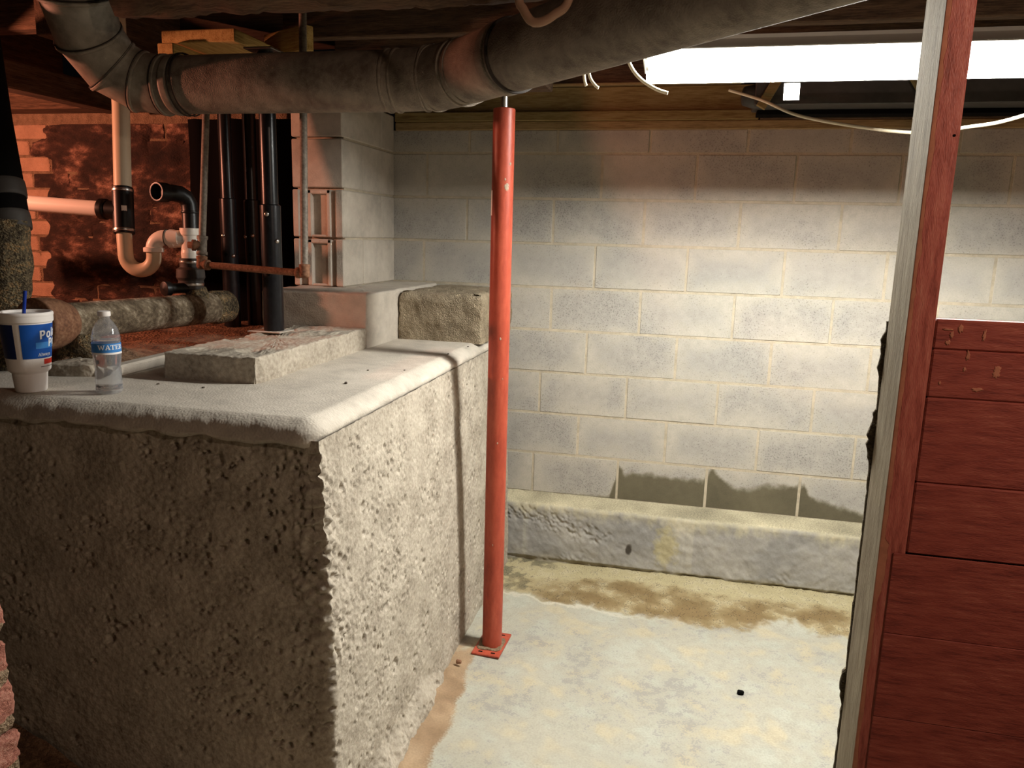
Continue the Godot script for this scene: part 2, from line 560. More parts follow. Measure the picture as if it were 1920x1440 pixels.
	M.duct_grey = mat(Color.WHITE, 0.6, mix_tex(512, [[big, 0.8], [mid, 0.4], [fine, 0.2]], [[0.0, c8(92, 84, 74)], [0.5, c8(134, 126, 112)], [1.0, c8(164, 156, 140)]]), three * 2.0)
	M.seam = mat(c8(46, 38, 32), 0.8)
	M.sheet_metal = mat(c8(104, 104, 108), 0.5, skim, three * 2.0, null, 0.0, 0.3)
	M.white_enamel = mat(c8(238, 236, 230), 0.4)
	M.cable = mat(c8(226, 216, 190), 0.5)
	M.old_cable = mat(c8(150, 116, 92), 0.7)
	M.foam = mat(c8(240, 234, 228), 0.6)
	M.label_blue = mat(c8(18, 78, 160), 0.4)
	M.label_navy = mat(c8(20, 34, 84), 0.4)
	M.label_sky = mat(c8(60, 128, 196), 0.4)
	M.ink_white = mat(c8(240, 240, 240), 0.5)
	M.ink_red = mat(c8(206, 52, 36), 0.5)
	M.ink_dark = mat(c8(40, 36, 40), 0.5)
	M.straw = mat(c8(24, 56, 150), 0.35)
	M.room = mat(c8(226, 214, 198), 0.95, conc, three * 0.8)
	var glass := StandardMaterial3D.new()
	glass.albedo_color = Color(0.95, 0.97, 1.0, 0.12)
	glass.transparency = BaseMaterial3D.TRANSPARENCY_ALPHA
	glass.roughness = 0.05
	M.clear = glass
	var water := StandardMaterial3D.new()
	water.albedo_color = Color(0.98, 0.99, 1.0, 0.02)
	water.refraction_enabled = true
	water.refraction_scale = 0.033
	water.roughness = 0.02
	M.water = water
	var glow := StandardMaterial3D.new()
	glow.albedo_color = Color(1, 1, 1)
	glow.emission_enabled = true
	glow.emission = Color(1.0, 0.99, 0.96)
	glow.emission_energy_multiplier = 7.0
	M.tube_glow = glow
	var warm := glow.duplicate()
	warm.emission = Color(1.0, 0.63, 0.50)
	warm.emission_energy_multiplier = 6.0
	M.bulb_glow = warm
	var dim := glow.duplicate()
	dim.emission = Color(1.0, 0.88, 0.79)
	dim.emission_energy_multiplier = 6.0
	M.room_glow = dim

# ---------------------------------------------------------------- everything
func _ready() -> void:
	fn.noise_type = FastNoiseLite.TYPE_SIMPLEX_SMOOTH
	fn.frequency = 1.0
	fn.seed = 5
	fn.fractal_type = FastNoiseLite.FRACTAL_FBM
	fn.fractal_octaves = 2
	fc.noise_type = FastNoiseLite.TYPE_CELLULAR
	fc.frequency = 1.0
	fc.seed = 9
	fc.fractal_type = FastNoiseLite.FRACTAL_NONE

	var cam := Camera3D.new()
	cam.name = "camera"
	cam.position = Vector3(0.20418, 1.51381, 3.50473)
	cam.rotation = Vector3(-0.18905, 0.221576, 0.026619)
	cam.fov = 53.1301
	cam.near = 0.05
	add_child(cam)
	cam.current = true
	var env := Environment.new()
	env.background_mode = Environment.BG_COLOR
	env.background_color = Color(0.01, 0.01, 0.012)
	env.tonemap_mode = Environment.TONE_MAPPER_LINEAR
	env.tonemap_exposure = 1.14
	env.sdfgi_enabled = true
	env.ssao_enabled = true
	env.ssil_enabled = true
	var we := WorldEnvironment.new()
	we.name = "environment"
	we.environment = env
	add_child(we)

	materials()
	room()
	back_wall()
	pedestal()
	pillar()
	partition()
	ceiling_wood()
	red_post()
	black_posts()
	duct()
	shop_light()
	red_lamp()
	room_lamp()
	plumbing()
	gas_pipe()
	cup_and_bottle()
	brick_pier()
	oddments()

func room() -> void:
	# floor: fine cells where it shows, a slab of earth and concrete below
	var xs := []
	var zs := []
	var x := -4.2
	while x < 3.3:
		xs.append(x)
		x += 0.02 if x > -0.77 and x < 1.6 else 0.215
	xs.append(3.3)
	var z := -0.3
	while z < 6.6:
		zs.append(z)
		z += 0.02 if z > 0.08 and z < 2.4 else 0.2
	zs.append(6.6)
	var pts := []
	for a in xs:
		var row := []
		for b in zs:
			var h := fn.get_noise_2d(a * 3.0, b * 3.0) * 0.004 + fn.get_noise_2d(a * 25.0, b * 25.0) * 0.0012
			var edge: float = 0.46 + fn.get_noise_1d(a * 6.0) * 0.05
			h += smoothstep(edge + 0.03, edge - 0.02, b) * (0.012 + 0.006 * fn.get_noise_2d(a * 30.0, b * 30.0)) * smoothstep(-0.5, 0.3, a)
			h += smoothstep(-0.45, -0.56, a) * smoothstep(0.95, 1.2, b) * (0.02 + 0.012 * fn.get_noise_2d(a * 9.0, b * 9.0))
			row.append(Vector3(a, h, b))
		pts.append(row)
	var b := mb()
	grid(b, pts, true)
	var fl := struct("floor", b, M.floor, "worn pale painted concrete floor with brown stains near the wall")
	part(fl, "ground", box(Vector3(-4.2, -0.25, -0.3), Vector3(3.3, -0.05, 6.6), 0.0), M.dirt)
	struct("ceiling", box(Vector3(-4.2, 2.42, -0.3), Vector3(3.3, 2.5, 6.6), 0.0), M.joist, "dark wooden subfloor above the joists")
	struct("wall_left", box(Vector3(-4.2, 0.0, -0.3), Vector3(-4.0, 2.42, 6.6), 0.0), M.room, "plastered basement wall beyond the left edge")
	struct("wall_right", box(Vector3(3.1, 0.0, -0.3), Vector3(3.3, 2.42, 6.6), 0.0), M.room, "plastered basement wall beyond the right edge")
	struct("wall_front", box(Vector3(-4.2, 0.0, 6.4), Vector3(3.3, 2.42, 6.6), 0.0), M.room, "plastered basement wall behind the viewer")

func back_wall() -> void:
	var w := struct("wall_back", box(Vector3(-1.45, 0.0, -0.3), Vector3(3.1, 1.985, -0.0016), 0.0), M.mortar, "grey concrete block wall with pale mortar joints")
	# blocks, one by one
	var shapes := {}
	for c in 9:
		var yhi := 2.082 - c * COURSE - 0.005
		var ylo := 2.082 - (c + 1) * COURSE + 0.005
		if c == 0:
			yhi = 1.983
		var par := 1.0 if c % 2 == 1 else 0.0
		for k in range(-4, 8):
			var x0: float = (par + 2.0 * k) * HALF + OFF[c] + 0.005
			var x1 := x0 + 2.0 * HALF - 0.010
			x0 = maxf(x0, -1.30)
			if x1 < -1.2 or x0 > 3.0:
				continue
			var key := "%.3f %.3f" % [x1 - x0, yhi - ylo]
			if not shapes.has(key):
				var b := mb()
				cbox(b, Vector3(-(x1 - x0) / 2, -(yhi - ylo) / 2, -0.03), Vector3((x1 - x0) / 2, (yhi - ylo) / 2, 0.0), 0.0018)
				shapes[key] = done(b, M.wall)
			var o := part(w, "concrete_block", shapes[key])
			o.position = Vector3((x0 + x1) / 2, (ylo + yhi) / 2, 0.0012 * sin(k * 5.1 + c * 2.3))
	# footing with a ledge, a honeycombed patch and a broken lower edge
	var pts := []
	var prof := []
	for j in 4:
		prof.append(Vector2(-0.01 + 0.11 * j / 3.0, 0.308 - 0.006 * j))
	for j in range(1, 4):
		prof.append(Vector2(0.10 + 0.02 * sin(PI / 2 * j / 3.0), 0.290 - 0.02 * (1.0 - cos(PI / 2 * j / 3.0))))
	for j in range(1, 45):
		prof.append(Vector2(0.12, 0.27 - 0.28 * j / 44.0))
	var x := -1.2
	while x < 3.1:
		var row := []
		for p in prof:
			var v := Vector3(x, p.y, p.x)
			var d := fn.get_noise_3dv(v * 14.0) * 0.004 + fn.get_noise_3dv(v * 70.0) * 0.0012
			var patch := smoothstep(0.09, 0.02, absf(v.y - 0.205 + (x + 0.35) * 0.16) + fn.get_noise_3dv(v * 25.0) * 0.06 + 0.02) * smoothstep(-0.05, -0.25, x + fn.get_noise_3dv(v * 9.0) * 0.2)
			var foot := smoothstep(0.10, 0.02, v.y + fn.get_noise_2d(x * 4.0, 3.0) * 0.06)
			d += (0.25 - fc.get_noise_3dv(v * 66.0) - 1.0) * (0.015 * patch + 0.009 * foot * clampf(fn.get_noise_3dv(v * 7.0) * 2.0 + 0.4, 0.0, 1.0))
			if v.y < 0.02:
				d -= 0.014 * clampf(fn.get_noise_1d(x * 9.0) + 0.7, 0.0, 1.0)
			row.append(v + (Vector3(0, d, 0) if p.x < 0.1 else Vector3(0, 0, d)))
		pts.append(row)
		x += 0.0065 if x < 1.3 else 0.1
	var f := mb()
	grid(f, pts, false)
	part(w, "footing", f, M.wall, "poured concrete footing with a cream ledge and honeycombed patch")
	# plates and rim boards over the wall
	var s1 := struct("trim_1", box(Vector3(-1.17, 1.985, -0.2), Vector3(3.0, 2.021, 0.008), 0.003), M.sill_pale, "pale lower board of the wooden sill on the block wall")
	part(s1, "top_plate", box(Vector3(-1.17, 2.0215, -0.2), Vector3(0.44, 2.062, 0.016), 0.003), M.sill)
	part(s1, "top_plate", box(Vector3(0.445, 2.0215, -0.2), Vector3(3.0, 2.062, 0.013), 0.003), M.joist)
	var s2 := struct("trim_2", box(Vector3(-1.3, 2.066, -0.06), Vector3(3.0, 2.166, -0.012), 0.003), M.rim_wood, "brown rim board above the wooden sill")
	part(s2, "upper_board", box(Vector3(-1.3, 2.172, -0.06), Vector3(3.0, 2.42, 0.0), 0.003), M.joist)
	part(s2, "ledger_strip", box(Vector3(-1.3, 2.166, -0.012), Vector3(0.36, 2.176, 0.022), 0.002), M.sill_pale)
	# brick wall at the far left, plaster fallen from it
	var bw := struct("wall_brick", box(Vector3(-4.0, 1.085, 0.0), Vector3(-1.46, 2.03, 0.285), 0.0), M.old_mortar, "old brick wall with dark broken plaster behind the pipes")
	var variants := []
	for k in 5:
		var b := mb()
		lump(b, -0.1, 0.1, -0.05, 0.05, 0.0, 0.064, 0.008, 0.006, 0.04, 0.004)
		var me := done(b, M.bare_brick if k < 3 else M.pale_brick)
		variants.append(me)
	var rows := 12
	for r in rows:
		for k in 8:
			var o := part(bw, "brick", variants[(r * 3 + k * 7) % 3 if k > 2 else 3 + (r + k) % 2])
			o.position = Vector3(-3.45 + k * 0.212 + (0.106 if r % 2 else 0.0), 1.09 + r * 0.075, 0.2405 + 0.003 * sin(r * 7.7 + k * 3.1))
	var pl := mb()
	var pp := []
	for i in 150:
		var row := []
		for j in 80:
			var v := Vector3(-3.5 + 0.0145 * i, 1.07 + 0.0115 * j, 0.289)
			var keep := fn.get_noise_3dv(v * 3.2) + 0.5 * fn.get_noise_3dv(v * 9.0) + smoothstep(-2.95, -2.8, v.x + 0.06 * fn.get_noise_2d(v.y * 8.0, 1.0)) * 1.15 - 0.83
			v.z += clampf(keep, -0.3, 0.3) * 0.06 + fn.get_noise_3dv(v * 40.0) * 0.004
			row.append(v)
		pp.append(row)
	grid(pl, pp, false)
	part(bw, "broken_plaster", pl, M.bare_brick, "dark patchy plaster left on the brick")
	part(bw, "top_plate", box(Vector3(-4.0, 2.03, 0.0), Vector3(-1.45, 2.06, 0.42), 0.004), M.joist)

func face_x(y: float) -> float:
	return -0.548 - 0.045 * pow(clampf(y / 1.05, 0.0, 1.1), 1.6)

func pedestal() -> void:
	var t := thing("concrete_pedestal", "large rough poured concrete block with a smooth skimmed top", "concrete block")
	# body: front face, corner and right face as one rough surface
	var ring := []      # [x or z parameter, which]
	var x := -3.6
	while x < -0.60:
		ring.append([Vector2(x, 1.985), Vector2(0, 1)])
		x += 0.10 if x < -1.75 else 0.0056
	for a in 5:
		var q := PI / 2 * (1.0 - a / 4.0)
		ring.append([Vector2(-0.59 + cos(q) * 0.03, 1.955 + sin(q) * 0.03), Vector2(cos(q), sin(q))])
	var z := 1.95
	while z > 0.13:
		ring.append([Vector2(-0.56, z), Vector2(1, 0)])
		z -= 0.0056 if z > 0.55 else 0.03
	var pits := {}                  # small air holes, listed by 3 cm cell; key side, cell, cell
	var rng := RandomNumberGenerator.new()
	rng.seed = 77
	for k in 2600:
		var side := k % 2
		var a := rng.randf_range(0.6, 1.98) if side == 0 else rng.randf_range(-1.7, -0.57)
		var h := rng.randf_range(0.02, 1.03)
		var q3 := Vector3(-0.56, h, a) if side == 0 else Vector3(a, h, 1.985)
		var near := smoothstep(0.7, 0.05, (1.98 - a) if side == 0 else (-0.57 - a))
		if fn.get_noise_3dv(q3 * 5.0 + Vector3(2, 9, 4)) + near * 0.35 + rng.randf_range(-0.25, 0.25) < (0.12 if side == 0 else 0.34):
			continue
		var hole := [Vector2(a, h), rng.randf_range(0.004, 0.0085) * (1.0 + 0.5 * float(rng.randf() > 0.9)), rng.randf_range(0.006, 0.014)]
		for da in [-0.01, 0.01]:
			for dh in [-0.01, 0.01]:
				var key := Vector3i(side, floori((a + da) / 0.03), floori((h + dh) / 0.03))
				if not pits.has(key):
					pits[key] = []
				if not pits[key].has(hole):
					pits[key].append(hole)
	var pts := []
	for r in ring:
		var p2: Vector2 = r[0]
		var n2: Vector2 = r[1]
		var col := []
		for j in 190:
			var y := 1.046 * j / 189.0
			var p := Vector3(p2.x, y, p2.y)
			p.x += n2.x * (face_x(y) + 0.56)
			p.z -= n2.y * 0.030 * y
			if n2.y > 0.5:
				p.x += smoothstep(-0.75, -0.58, p2.x) * (face_x(y) + 0.56)
			var corner := smoothstep(0.15, 0.0, Vector2(p2.x + 0.56, p2.y - 1.985).length() + fn.get_noise_3dv(p * 8.0) * 0.06) * smoothstep(0.40, 0.62, y) * smoothstep(1.045, 0.99, y)
			var patch := smoothstep(0.12, 0.42, fn.get_noise_3dv(p * 3.3 + Vector3(2, 9, 4)) + (0.18 if y < 0.45 and n2.y > 0.5 else 0.0) + (0.15 if y < 0.75 and p2.y > 1.5 else 0.0))
			var d := fn.get_noise_3dv(p * 9.0) * 0.003 + fn.get_noise_3dv(p * 55.0) * 0.0016
			var ag := fc.get_noise_3dv(p * 46.0) + 1.0
			var hole := smoothstep(0.42, 0.12, fc.get_noise_3dv(p * 74.0 + Vector3(3, 5, 8)) + 1.0) * smoothstep(0.05, 0.3, fn.get_noise_3dv(p * 31.0))
			d += (0.35 - ag) * ((0.0035 if n2.y > 0.5 else 0.006) * patch + 0.026 * corner) + corner * 0.005 - hole * ((0.006 if n2.y > 0.5 else 0.012) * patch + 0.010 * corner + 0.002)
			var side := 0 if n2.x > 0.5 else 1
			var at := Vector2(p2.y if side == 0 else p2.x, y)
			for pit in pits.get(Vector3i(side, floori(at.x / 0.03), floori(at.y / 0.03)), []):
				d -= smoothstep(pit[1], pit[1] * 0.45, at.distance_to(pit[0])) * pit[2]
			d += smoothstep(0.10, 0.0, y + fn.get_noise_2d(p2.y * 6.0, 2.0) * 0.05) * 0.035 * smoothstep(1.0, 1.3, p2.y) * n2.x
			col.append(p + Vector3(n2.x, 0, n2.y) * d)
		pts.append(col)
	var b := mb()
	grid(b, pts, true)
	part(t, "body", b, M.concrete)
	# skimmed cap, troweled over the edges
	var edge := []
	x = -3.6
	while x < -0.66:
		edge.append([Vector2(x, 1.968), Vector2(0, 1)])
		x += 0.10 if x < -1.75 else 0.012
	for a in 7:
		var q := PI / 2 * (1.0 - a / 6.0)
		edge.append([Vector2(-0.648 + cos(q) * 0.058, 1.910 + sin(q) * 0.058), Vector2(cos(q), sin(q))])
	z = 1.90
	while z > 0.3:
		edge.append([Vector2(-0.590, z), Vector2(1, 0)])
		z -= 0.012
	var cp := []
	for e in edge:
		var p2: Vector2 = e[0]
		var n2: Vector2 = e[1]
		var col := []
		var droop: float = fn.get_noise_2d(p2.x * 7.0, p2.y * 7.0) * 0.014
		for q in [[0.056, 0.0], [0.050, 0.0], [0.043, -0.0014], [0.035, -0.005], [0.018, -0.013], [0.006, -0.024], [0.0, -0.036], [-0.004, -0.046 + droop * 0.5], [-0.003, -0.054 + droop], [0.012, -0.060 + droop]]:
			var tuck: float = smoothstep(-0.03, -0.06, q[1]) * 0.022 * n2.x
			var p := Vector3(p2.x - n2.x * (q[0] + tuck), TOP + q[1], p2.y - n2.y * q[0])
			var lumpy: float = smoothstep(0.05, 0.02, q[0])
			p += Vector3(n2.x, 0.6, n2.y) * (fn.get_noise_3dv(p * 10.0) * 0.0035 + fn.get_noise_3dv(p * 45.0) * 0.0022) * lumpy
			col.append(p)
		cp.append(col)
	var c := mb()
	grid(c, cp, false)
	var flat := []
	for i in 60:
		var row := []
		for j in 60:
			var v := Vector3(lerpf(-3.6, -0.646, i / 59.0), TOP, lerpf(0.325, 1.912, j / 59.0))
			row.append(v)
		flat.append(row)
	grid(c, flat, true)
	part(t, "cap", c, M.skim, "smooth troweled top coat with rounded edges")
	# pads and steps standing on it
	var s := mb()
	lump(s, -1.246, -0.953, 0.853, 1.612, TOP - 0.004, 1.166, 0.006, 0.006, 0.0085, 0.0030, 0.011)
	one("concrete_pad", s, M.concrete, "long low concrete pad under the black post", "concrete pad")
	var u := mb()
	lump(u, -1.385, -0.952, 0.03, 0.848, TOP - 0.004, 1.293, 0.008, 0.010, 0.018, 0.002, 0.002)
	one("concrete_step", u, M.skim, "smooth concrete step under the block pillar", "concrete step")
	var v2 := mb()
	lump(v2, -0.949, -0.592, 0.004, 0.545, TOP - 0.004, 1.286, 0.012, 0.035, 0.008, 0.003, 0.007)
	one("concrete_curb", v2, M.crust, "rough-faced concrete ledge against the block wall", "concrete ledge")

func pillar() -> void:
	var t := thing("block_pillar", "short pillar of concrete blocks standing on the concrete step", "pillar")
	part(t, "mortar_core", box(Vector3(-1.392, 1.29, 0.0), Vector3(-1.184, 2.05, 0.530), 0.002), M.mortar)
	for c in range(0, 4):
		var yhi := 2.082 - c * COURSE - 0.004 - (0.03 if c == 0 else 0.0)
		var ylo := 2.082 - (c + 1) * COURSE + 0.004
		if c == 3:
			ylo = 1.294
		var split := 0.155 if c % 2 == 0 else 0.36
		part(t, "concrete_block", box(Vector3(-1.40, ylo, 0.004), Vector3(-1.178, yhi, split - 0.004), 0.004), M.skim)
		if c < 2:
			part(t, "concrete_block", box(Vector3(-1.40, ylo, split + 0.004), Vector3(-1.178, yhi, 0.56), 0.004), M.skim)
		else:             # open block ends show their flanges and a fluted panel
			var b := mb()
			cbox(b, Vector3(-1.40, ylo, split + 0.004), Vector3(-1.178, yhi, 0.538), 0.004)
			for g in [[-1.40, -1.372], [-1.338, -1.316], [-1.250, -1.232], [-1.212, -1.178]]:
				cbox(b, Vector3(g[0], ylo, 0.53), Vector3(g[1], yhi, 0.562), 0.004)
			cbox(b, Vector3(-1.338, yhi - 0.018, 0.53), Vector3(-1.232, yhi, 0.562), 0.004)
			cbox(b, Vector3(-1.338, ylo, 0.53), Vector3(-1.232, ylo + 0.010, 0.560), 0.003)
			part(t, "concrete_block", b, M.skim)

func partition() -> void:
	var t := thing("wood_partition", "dark red painted plank partition with a grey stud at its open edge", "partition")
	part(t, "stud", box(Vector3(0.533, 0.0, 2.113), Vector3(0.571, 2.42, 2.229), 0.003), M.stud, "bare grey wooden stud")
	# paint on the stud's narrow face, worn ragged along the corner
	var pts := []
	var chip := []
	for j in 220:
		var y := 0.2 + 2.2 * j / 219.0
		var e := 0.5385 + 0.0022 * fn.get_noise_1d(y * 22.0) + 0.0012 * fn.get_noise_1d(y * 90.0)
		if y < 1.05 and y > 0.93:
			e += 0.006 * smoothstep(0.93, 0.98, y) + 0.002 * fn.get_noise_1d(y * 200.0)
		pts.append([Vector3(e, y, 2.229), Vector3(e + 0.0008, y, 2.2304), Vector3(0.556, y, 2.2306), Vector3(0.5705, y, 2.2306), Vector3(0.5716, y, 2.229)])
		chip.append([Vector3(0.5325, y, 2.2275), Vector3(0.5335, y, 2.2296), Vector3(e + 0.001, y, 2.2297)])
	var b := mb()
	grid(b, pts, false)
	part(t, "paint_coat", b, M.red_y, "dark red paint on the narrow face of the stud")
	var d := mb()
	grid(d, chip, false)
	part(t, "chipped_edge", d, M.chipped, "pinkish chipped paint along the corner")
	var ys := [1.409, 1.363, 1.288, 1.151, 1.032, 0.893, 0.742, 0.585, 0.43, 0.27, 0.12, 0.0]
	for k in ys.size() - 1:
		var left := 0.5725 if k < 4 else 0.553
		var front := 2.2305 if k < 4 else 2.2345
		var o := part(t, "plank", box(Vector3(left, ys[k + 1] + 0.0003, 2.2065 if k < 4 else 2.2312), Vector3(2.95, ys[k] - 0.0003, front + 0.0006 * sin(k * 2.7)), 0.0025), M.red_x)
		o.position.x = 0.0
	for g in [[0.590, 1.394, 0.020, 0.004], [0.607, 1.396, 0.008, 0.016], [0.596, 1.386, 0.007, 0.014], [0.592, 1.374, 0.010, 0.010], [0.640, 1.388, 0.006, 0.022], [0.622, 1.355, 0.007, 0.018], [0.620, 1.335, 0.006, 0.008], [0.640, 1.305, 0.022, 0.008], [0.664, 1.334, 0.014, 0.022], [0.588, 1.312, 0.005, 0.007], [0.705, 1.385, 0.010, 0.016]]:
		var pb := mb()
		var ring := []
		for i in 20:
			var a := TAU * i / 20.0
			var r := 0.8 + 0.55 * fn.get_noise_2d(cos(a) * 2.0 + g[0] * 90.0, sin(a) * 2.0 + g[1] * 70.0)
			var e := Vector3(cos(a) * g[2] * 0.5 * r, sin(a) * g[3] * 0.5 * r, 0)
			var mid := Vector3(g[0], g[1], 2.2316)
			ring.append([mid + e - Vector3(0, 0, 0.0018), mid + e * 0.93, mid + e * 0.5, mid])
		grid(pb, ring, true, true)
		part(t, "scuff", pb, M.worn_red)
	part(t, "nail_hole", lathe_at([[0.0, 0.0012], [0.002, 0.0012], [0.0022, 0.0]], Vector3(0.564, 1.675, 2.2300), Vector3.BACK, 10), M.black_dull)
	# lath and plaster left on the far side, crumbling at the edge
	var pl := mb()
	var rows := []
	for j in 170:
		var y := 0.05 + 1.34 * j / 169.0
		var big_lump := smoothstep(1.375, 1.36, y) * smoothstep(1.28, 1.31, y) * 0.6 + smoothstep(1.24, 1.225, y) * smoothstep(1.14, 1.155, y) + smoothstep(0.75, 0.735, y) * smoothstep(0.68, 0.70, y) * 0.9
		var e := 0.5345 - 0.007 * big_lump - (0.004 * big_lump + 0.0015) * fn.get_noise_1d(y * 75.0) - 0.002 * clampf(fn.get_noise_1d(y * 11.0), 0.0, 1.0)
		rows.append([Vector3(0.60, y, 2.1135), Vector3(e, y, 2.1120), Vector3(e - 0.002, y, 2.104), Vector3(e, y, 2.094), Vector3(0.60, y, 2.090)])
	grid(pl, rows, true)
	part(t, "plaster_edge", pl, M.plaster, "crumbling plaster edge behind the stud")
	part(t, "plaster_back", box(Vector3(0.56, 0.0, 2.088), Vector3(2.95, 1.40, 2.112), 0.002), M.plaster)

func lathe_at(prof: Array, p: Vector3, d: Vector3, seg := 20) -> Dictionary:
	var b := mb()
	lathe(b, prof, seg, aim(p, d))
	return b

func ceiling_wood() -> void:
	var c := get_node("ceiling")
	for z in [0.74, 1.62, 2.1, 2.6, 3.2, 3.8]:
		part(c, "joist", box(Vector3(-1.3, 2.2, z), Vector3(3.1, 2.42, z + 0.045), 0.004), M.joist)
	part(c, "joist", box(Vector3(-1.3, 2.215, 0.32), Vector3(3.1, 2.42, 0.36), 0.004), M.joist)
	for g in [[-2.30, 2.0, 0.45, 2.6, 0.045, 0.10], [-2.62, 2.08, 0.43, 2.6, 0.05, 0.3], [-3.1, 2.08, 0.43, 2.6, 0.05, 0.3], [-2.02, 2.16, 0.43, 1.1, 0.05, 0.25]]:
		part(c, "joist", box(Vector3(g[0] - g[4], g[1], g[2]), Vector3(g[0] + g[4], g[1] + g[5], g[3]), 0.004), M.joist_z)
	one("header_beam", box(Vector3(-4.0, 2.062, 0.30), Vector3(-1.45, 2.17, 0.40), 0.006), M.joist, "reddish lit timber header on top of the old brick wall", "beam")
	one("ceiling_beam", box(Vector3(-3.4, 2.226, 0.86), Vector3(-1.9, 2.42, 0.94), 0.008), M.joist, "thick timber beam left of the duct elbow", "beam")
	var b := mb()
	var pts := []
	for i in 60:
		var x := -1.38 + 0.022 * i
		var row := []
		for a in 16:
			var t := TAU * a / 16.0
			var v := Vector3(x, 2.17 + sin(t) * 0.085, 1.52 + cos(t) * 0.07)
			v += Vector3(0, sin(t), cos(t)) * (fn.get_noise_3dv(Vector3(x * 3.0, sin(t) * 2.0, cos(t) * 2.0)) * 0.02 + fn.get_noise_3dv(v * 30.0) * 0.006)
			row.append(v)
		row.append(row[0])
		pts.append(row)
	grid(b, pts, true)
	one("rough_timber", b, M.joist, "rough hewn dark timber above the duct", "beam")
	# loose lumber lying over the duct
	one("lumber_block", box(Vector3(-1.572, 2.120, 0.70), Vector3(-1.298, 2.160, 1.10), 0.003), M.pine_z, "wide yellow pine board end above the duct, nearest of the two", "board")
	var xf := Transform3D(Basis(Vector3.UP, -0.5), Vector3(-1.27, 2.14, 0.80))
	one("lumber_offcut", box(Vector3(-0.13, 0.0, -0.02), Vector3(0.13, 0.085, 0.02), 0.003, xf), M.pine_x, "small yellow pine offcut behind the wide board", "board")
	one("lumber_shim", box(Vector3(-1.56, 2.065, 0.90), Vector3(-1.50, 2.112, 1.14), 0.003), M.pine_z, "short wooden shim under the wide pine board", "board")
	one("bearing_block", box(Vector3(-0.56, 2.0, 0.80), Vector3(-0.29, 2.06, 1.05), 0.004), M.joist, "dark bearing block resting on the jack screw of the red post, behind the duct", "block")

func red_post() -> void:
	var c := Vector3(-0.426, 0.0, 0.931)
	var t := thing("jack_post", "tall red painted steel jack post standing on the floor", "post", "", c)
	var plate := mb()
	cbox(plate, Vector3(-0.056, 0.003, -0.094), Vector3(0.050, 0.011, 0.080), 0.0015)
	var pl := part(t, "base_plate", plate, M.red_paint)
	pl.rotation.y = -0.04
	for h in [[-0.026, 0.062], [0.022, 0.062], [-0.026, -0.075], [0.022, -0.075]]:
		part(pl, "bolt_hole", box(Vector3(h[0] - 0.008, 0.0100, h[1] - 0.004), Vector3(h[0] + 0.008, 0.0113, h[1] + 0.004), 0.001), M.black_dull)
	var rub := mb()
	lump(rub, -0.05, 0.045, -0.05, 0.05, 0.010, 0.016, 0.02, 0.004, 0.008, 0.004)
	part(pl, "mortar_crumbs", rub, M.old_mortar)
	var tb := mb()
	lathe(tb, hard([[0.0365, 0.011], [0.0365, 1.925], [0.0345, 1.9275], [0.0, 1.9275]]), 48)
	part(t, "tube", tb, M.red_paint)
	var sc := mb()
	var prof := [[0.0, 1.99], [0.0, 1.985]]
	prof = [[0.0115, 1.9275]]
	for k in 12:
		prof.append([0.0128, 1.930 + k * 0.006])
		prof.append([0.0110, 1.933 + k * 0.006])
	lathe(sc, prof, 20)
	part(t, "jack_screw", sc, M.steel, "threaded steel screw")
	# paper sticker wrapped on the left side and scraped paint
	var st := mb()
	var pts := []
	for i in 7:
		var a := 2.42 + 0.62 * i / 6.0
		pts.append([Vector3(cos(a) * 0.0372, 1.583, sin(a) * 0.0372), Vector3(cos(a) * 0.0372, 1.665, sin(a) * 0.0372)])
	grid(st, pts, true)
	part(t, "sticker", st, M.foam, "white paper sticker")
	for g in [[0.95, 1.676, 0.014, 0.55], [0.6, 1.75, 0.006, 0.25], [1.1, 1.70, 0.005, 0.2], [1.2, 1.17, 0.006, 0.2], [0.9, 1.03, 0.004, 0.12], [1.25, 0.80, 0.004, 0.16], [1.5, 0.42, 0.005, 0.1]]:
		var sp := mb()
		var pp := []
		for i in 12:
			var row := []
			for j in 8:
				var u := i / 11.0 - 0.5
				var v := j / 7.0 - 0.5
				var ln := Vector2(u, v).length() + 0.2 * fn.get_noise_2d(i * 0.7 + g[1] * 50.0, j * 0.7)
				var a: float = g[0] + u * g[3]
				var r := 0.0372 if ln < 0.42 else 0.0355
				row.append(Vector3(cos(a) * r, g[1] + v * g[2] * 2.0, sin(a) * r))
			pp.append(row)
		grid(sp, pp, true)
		part(t, "scraped_patch", sp, M.scuff)

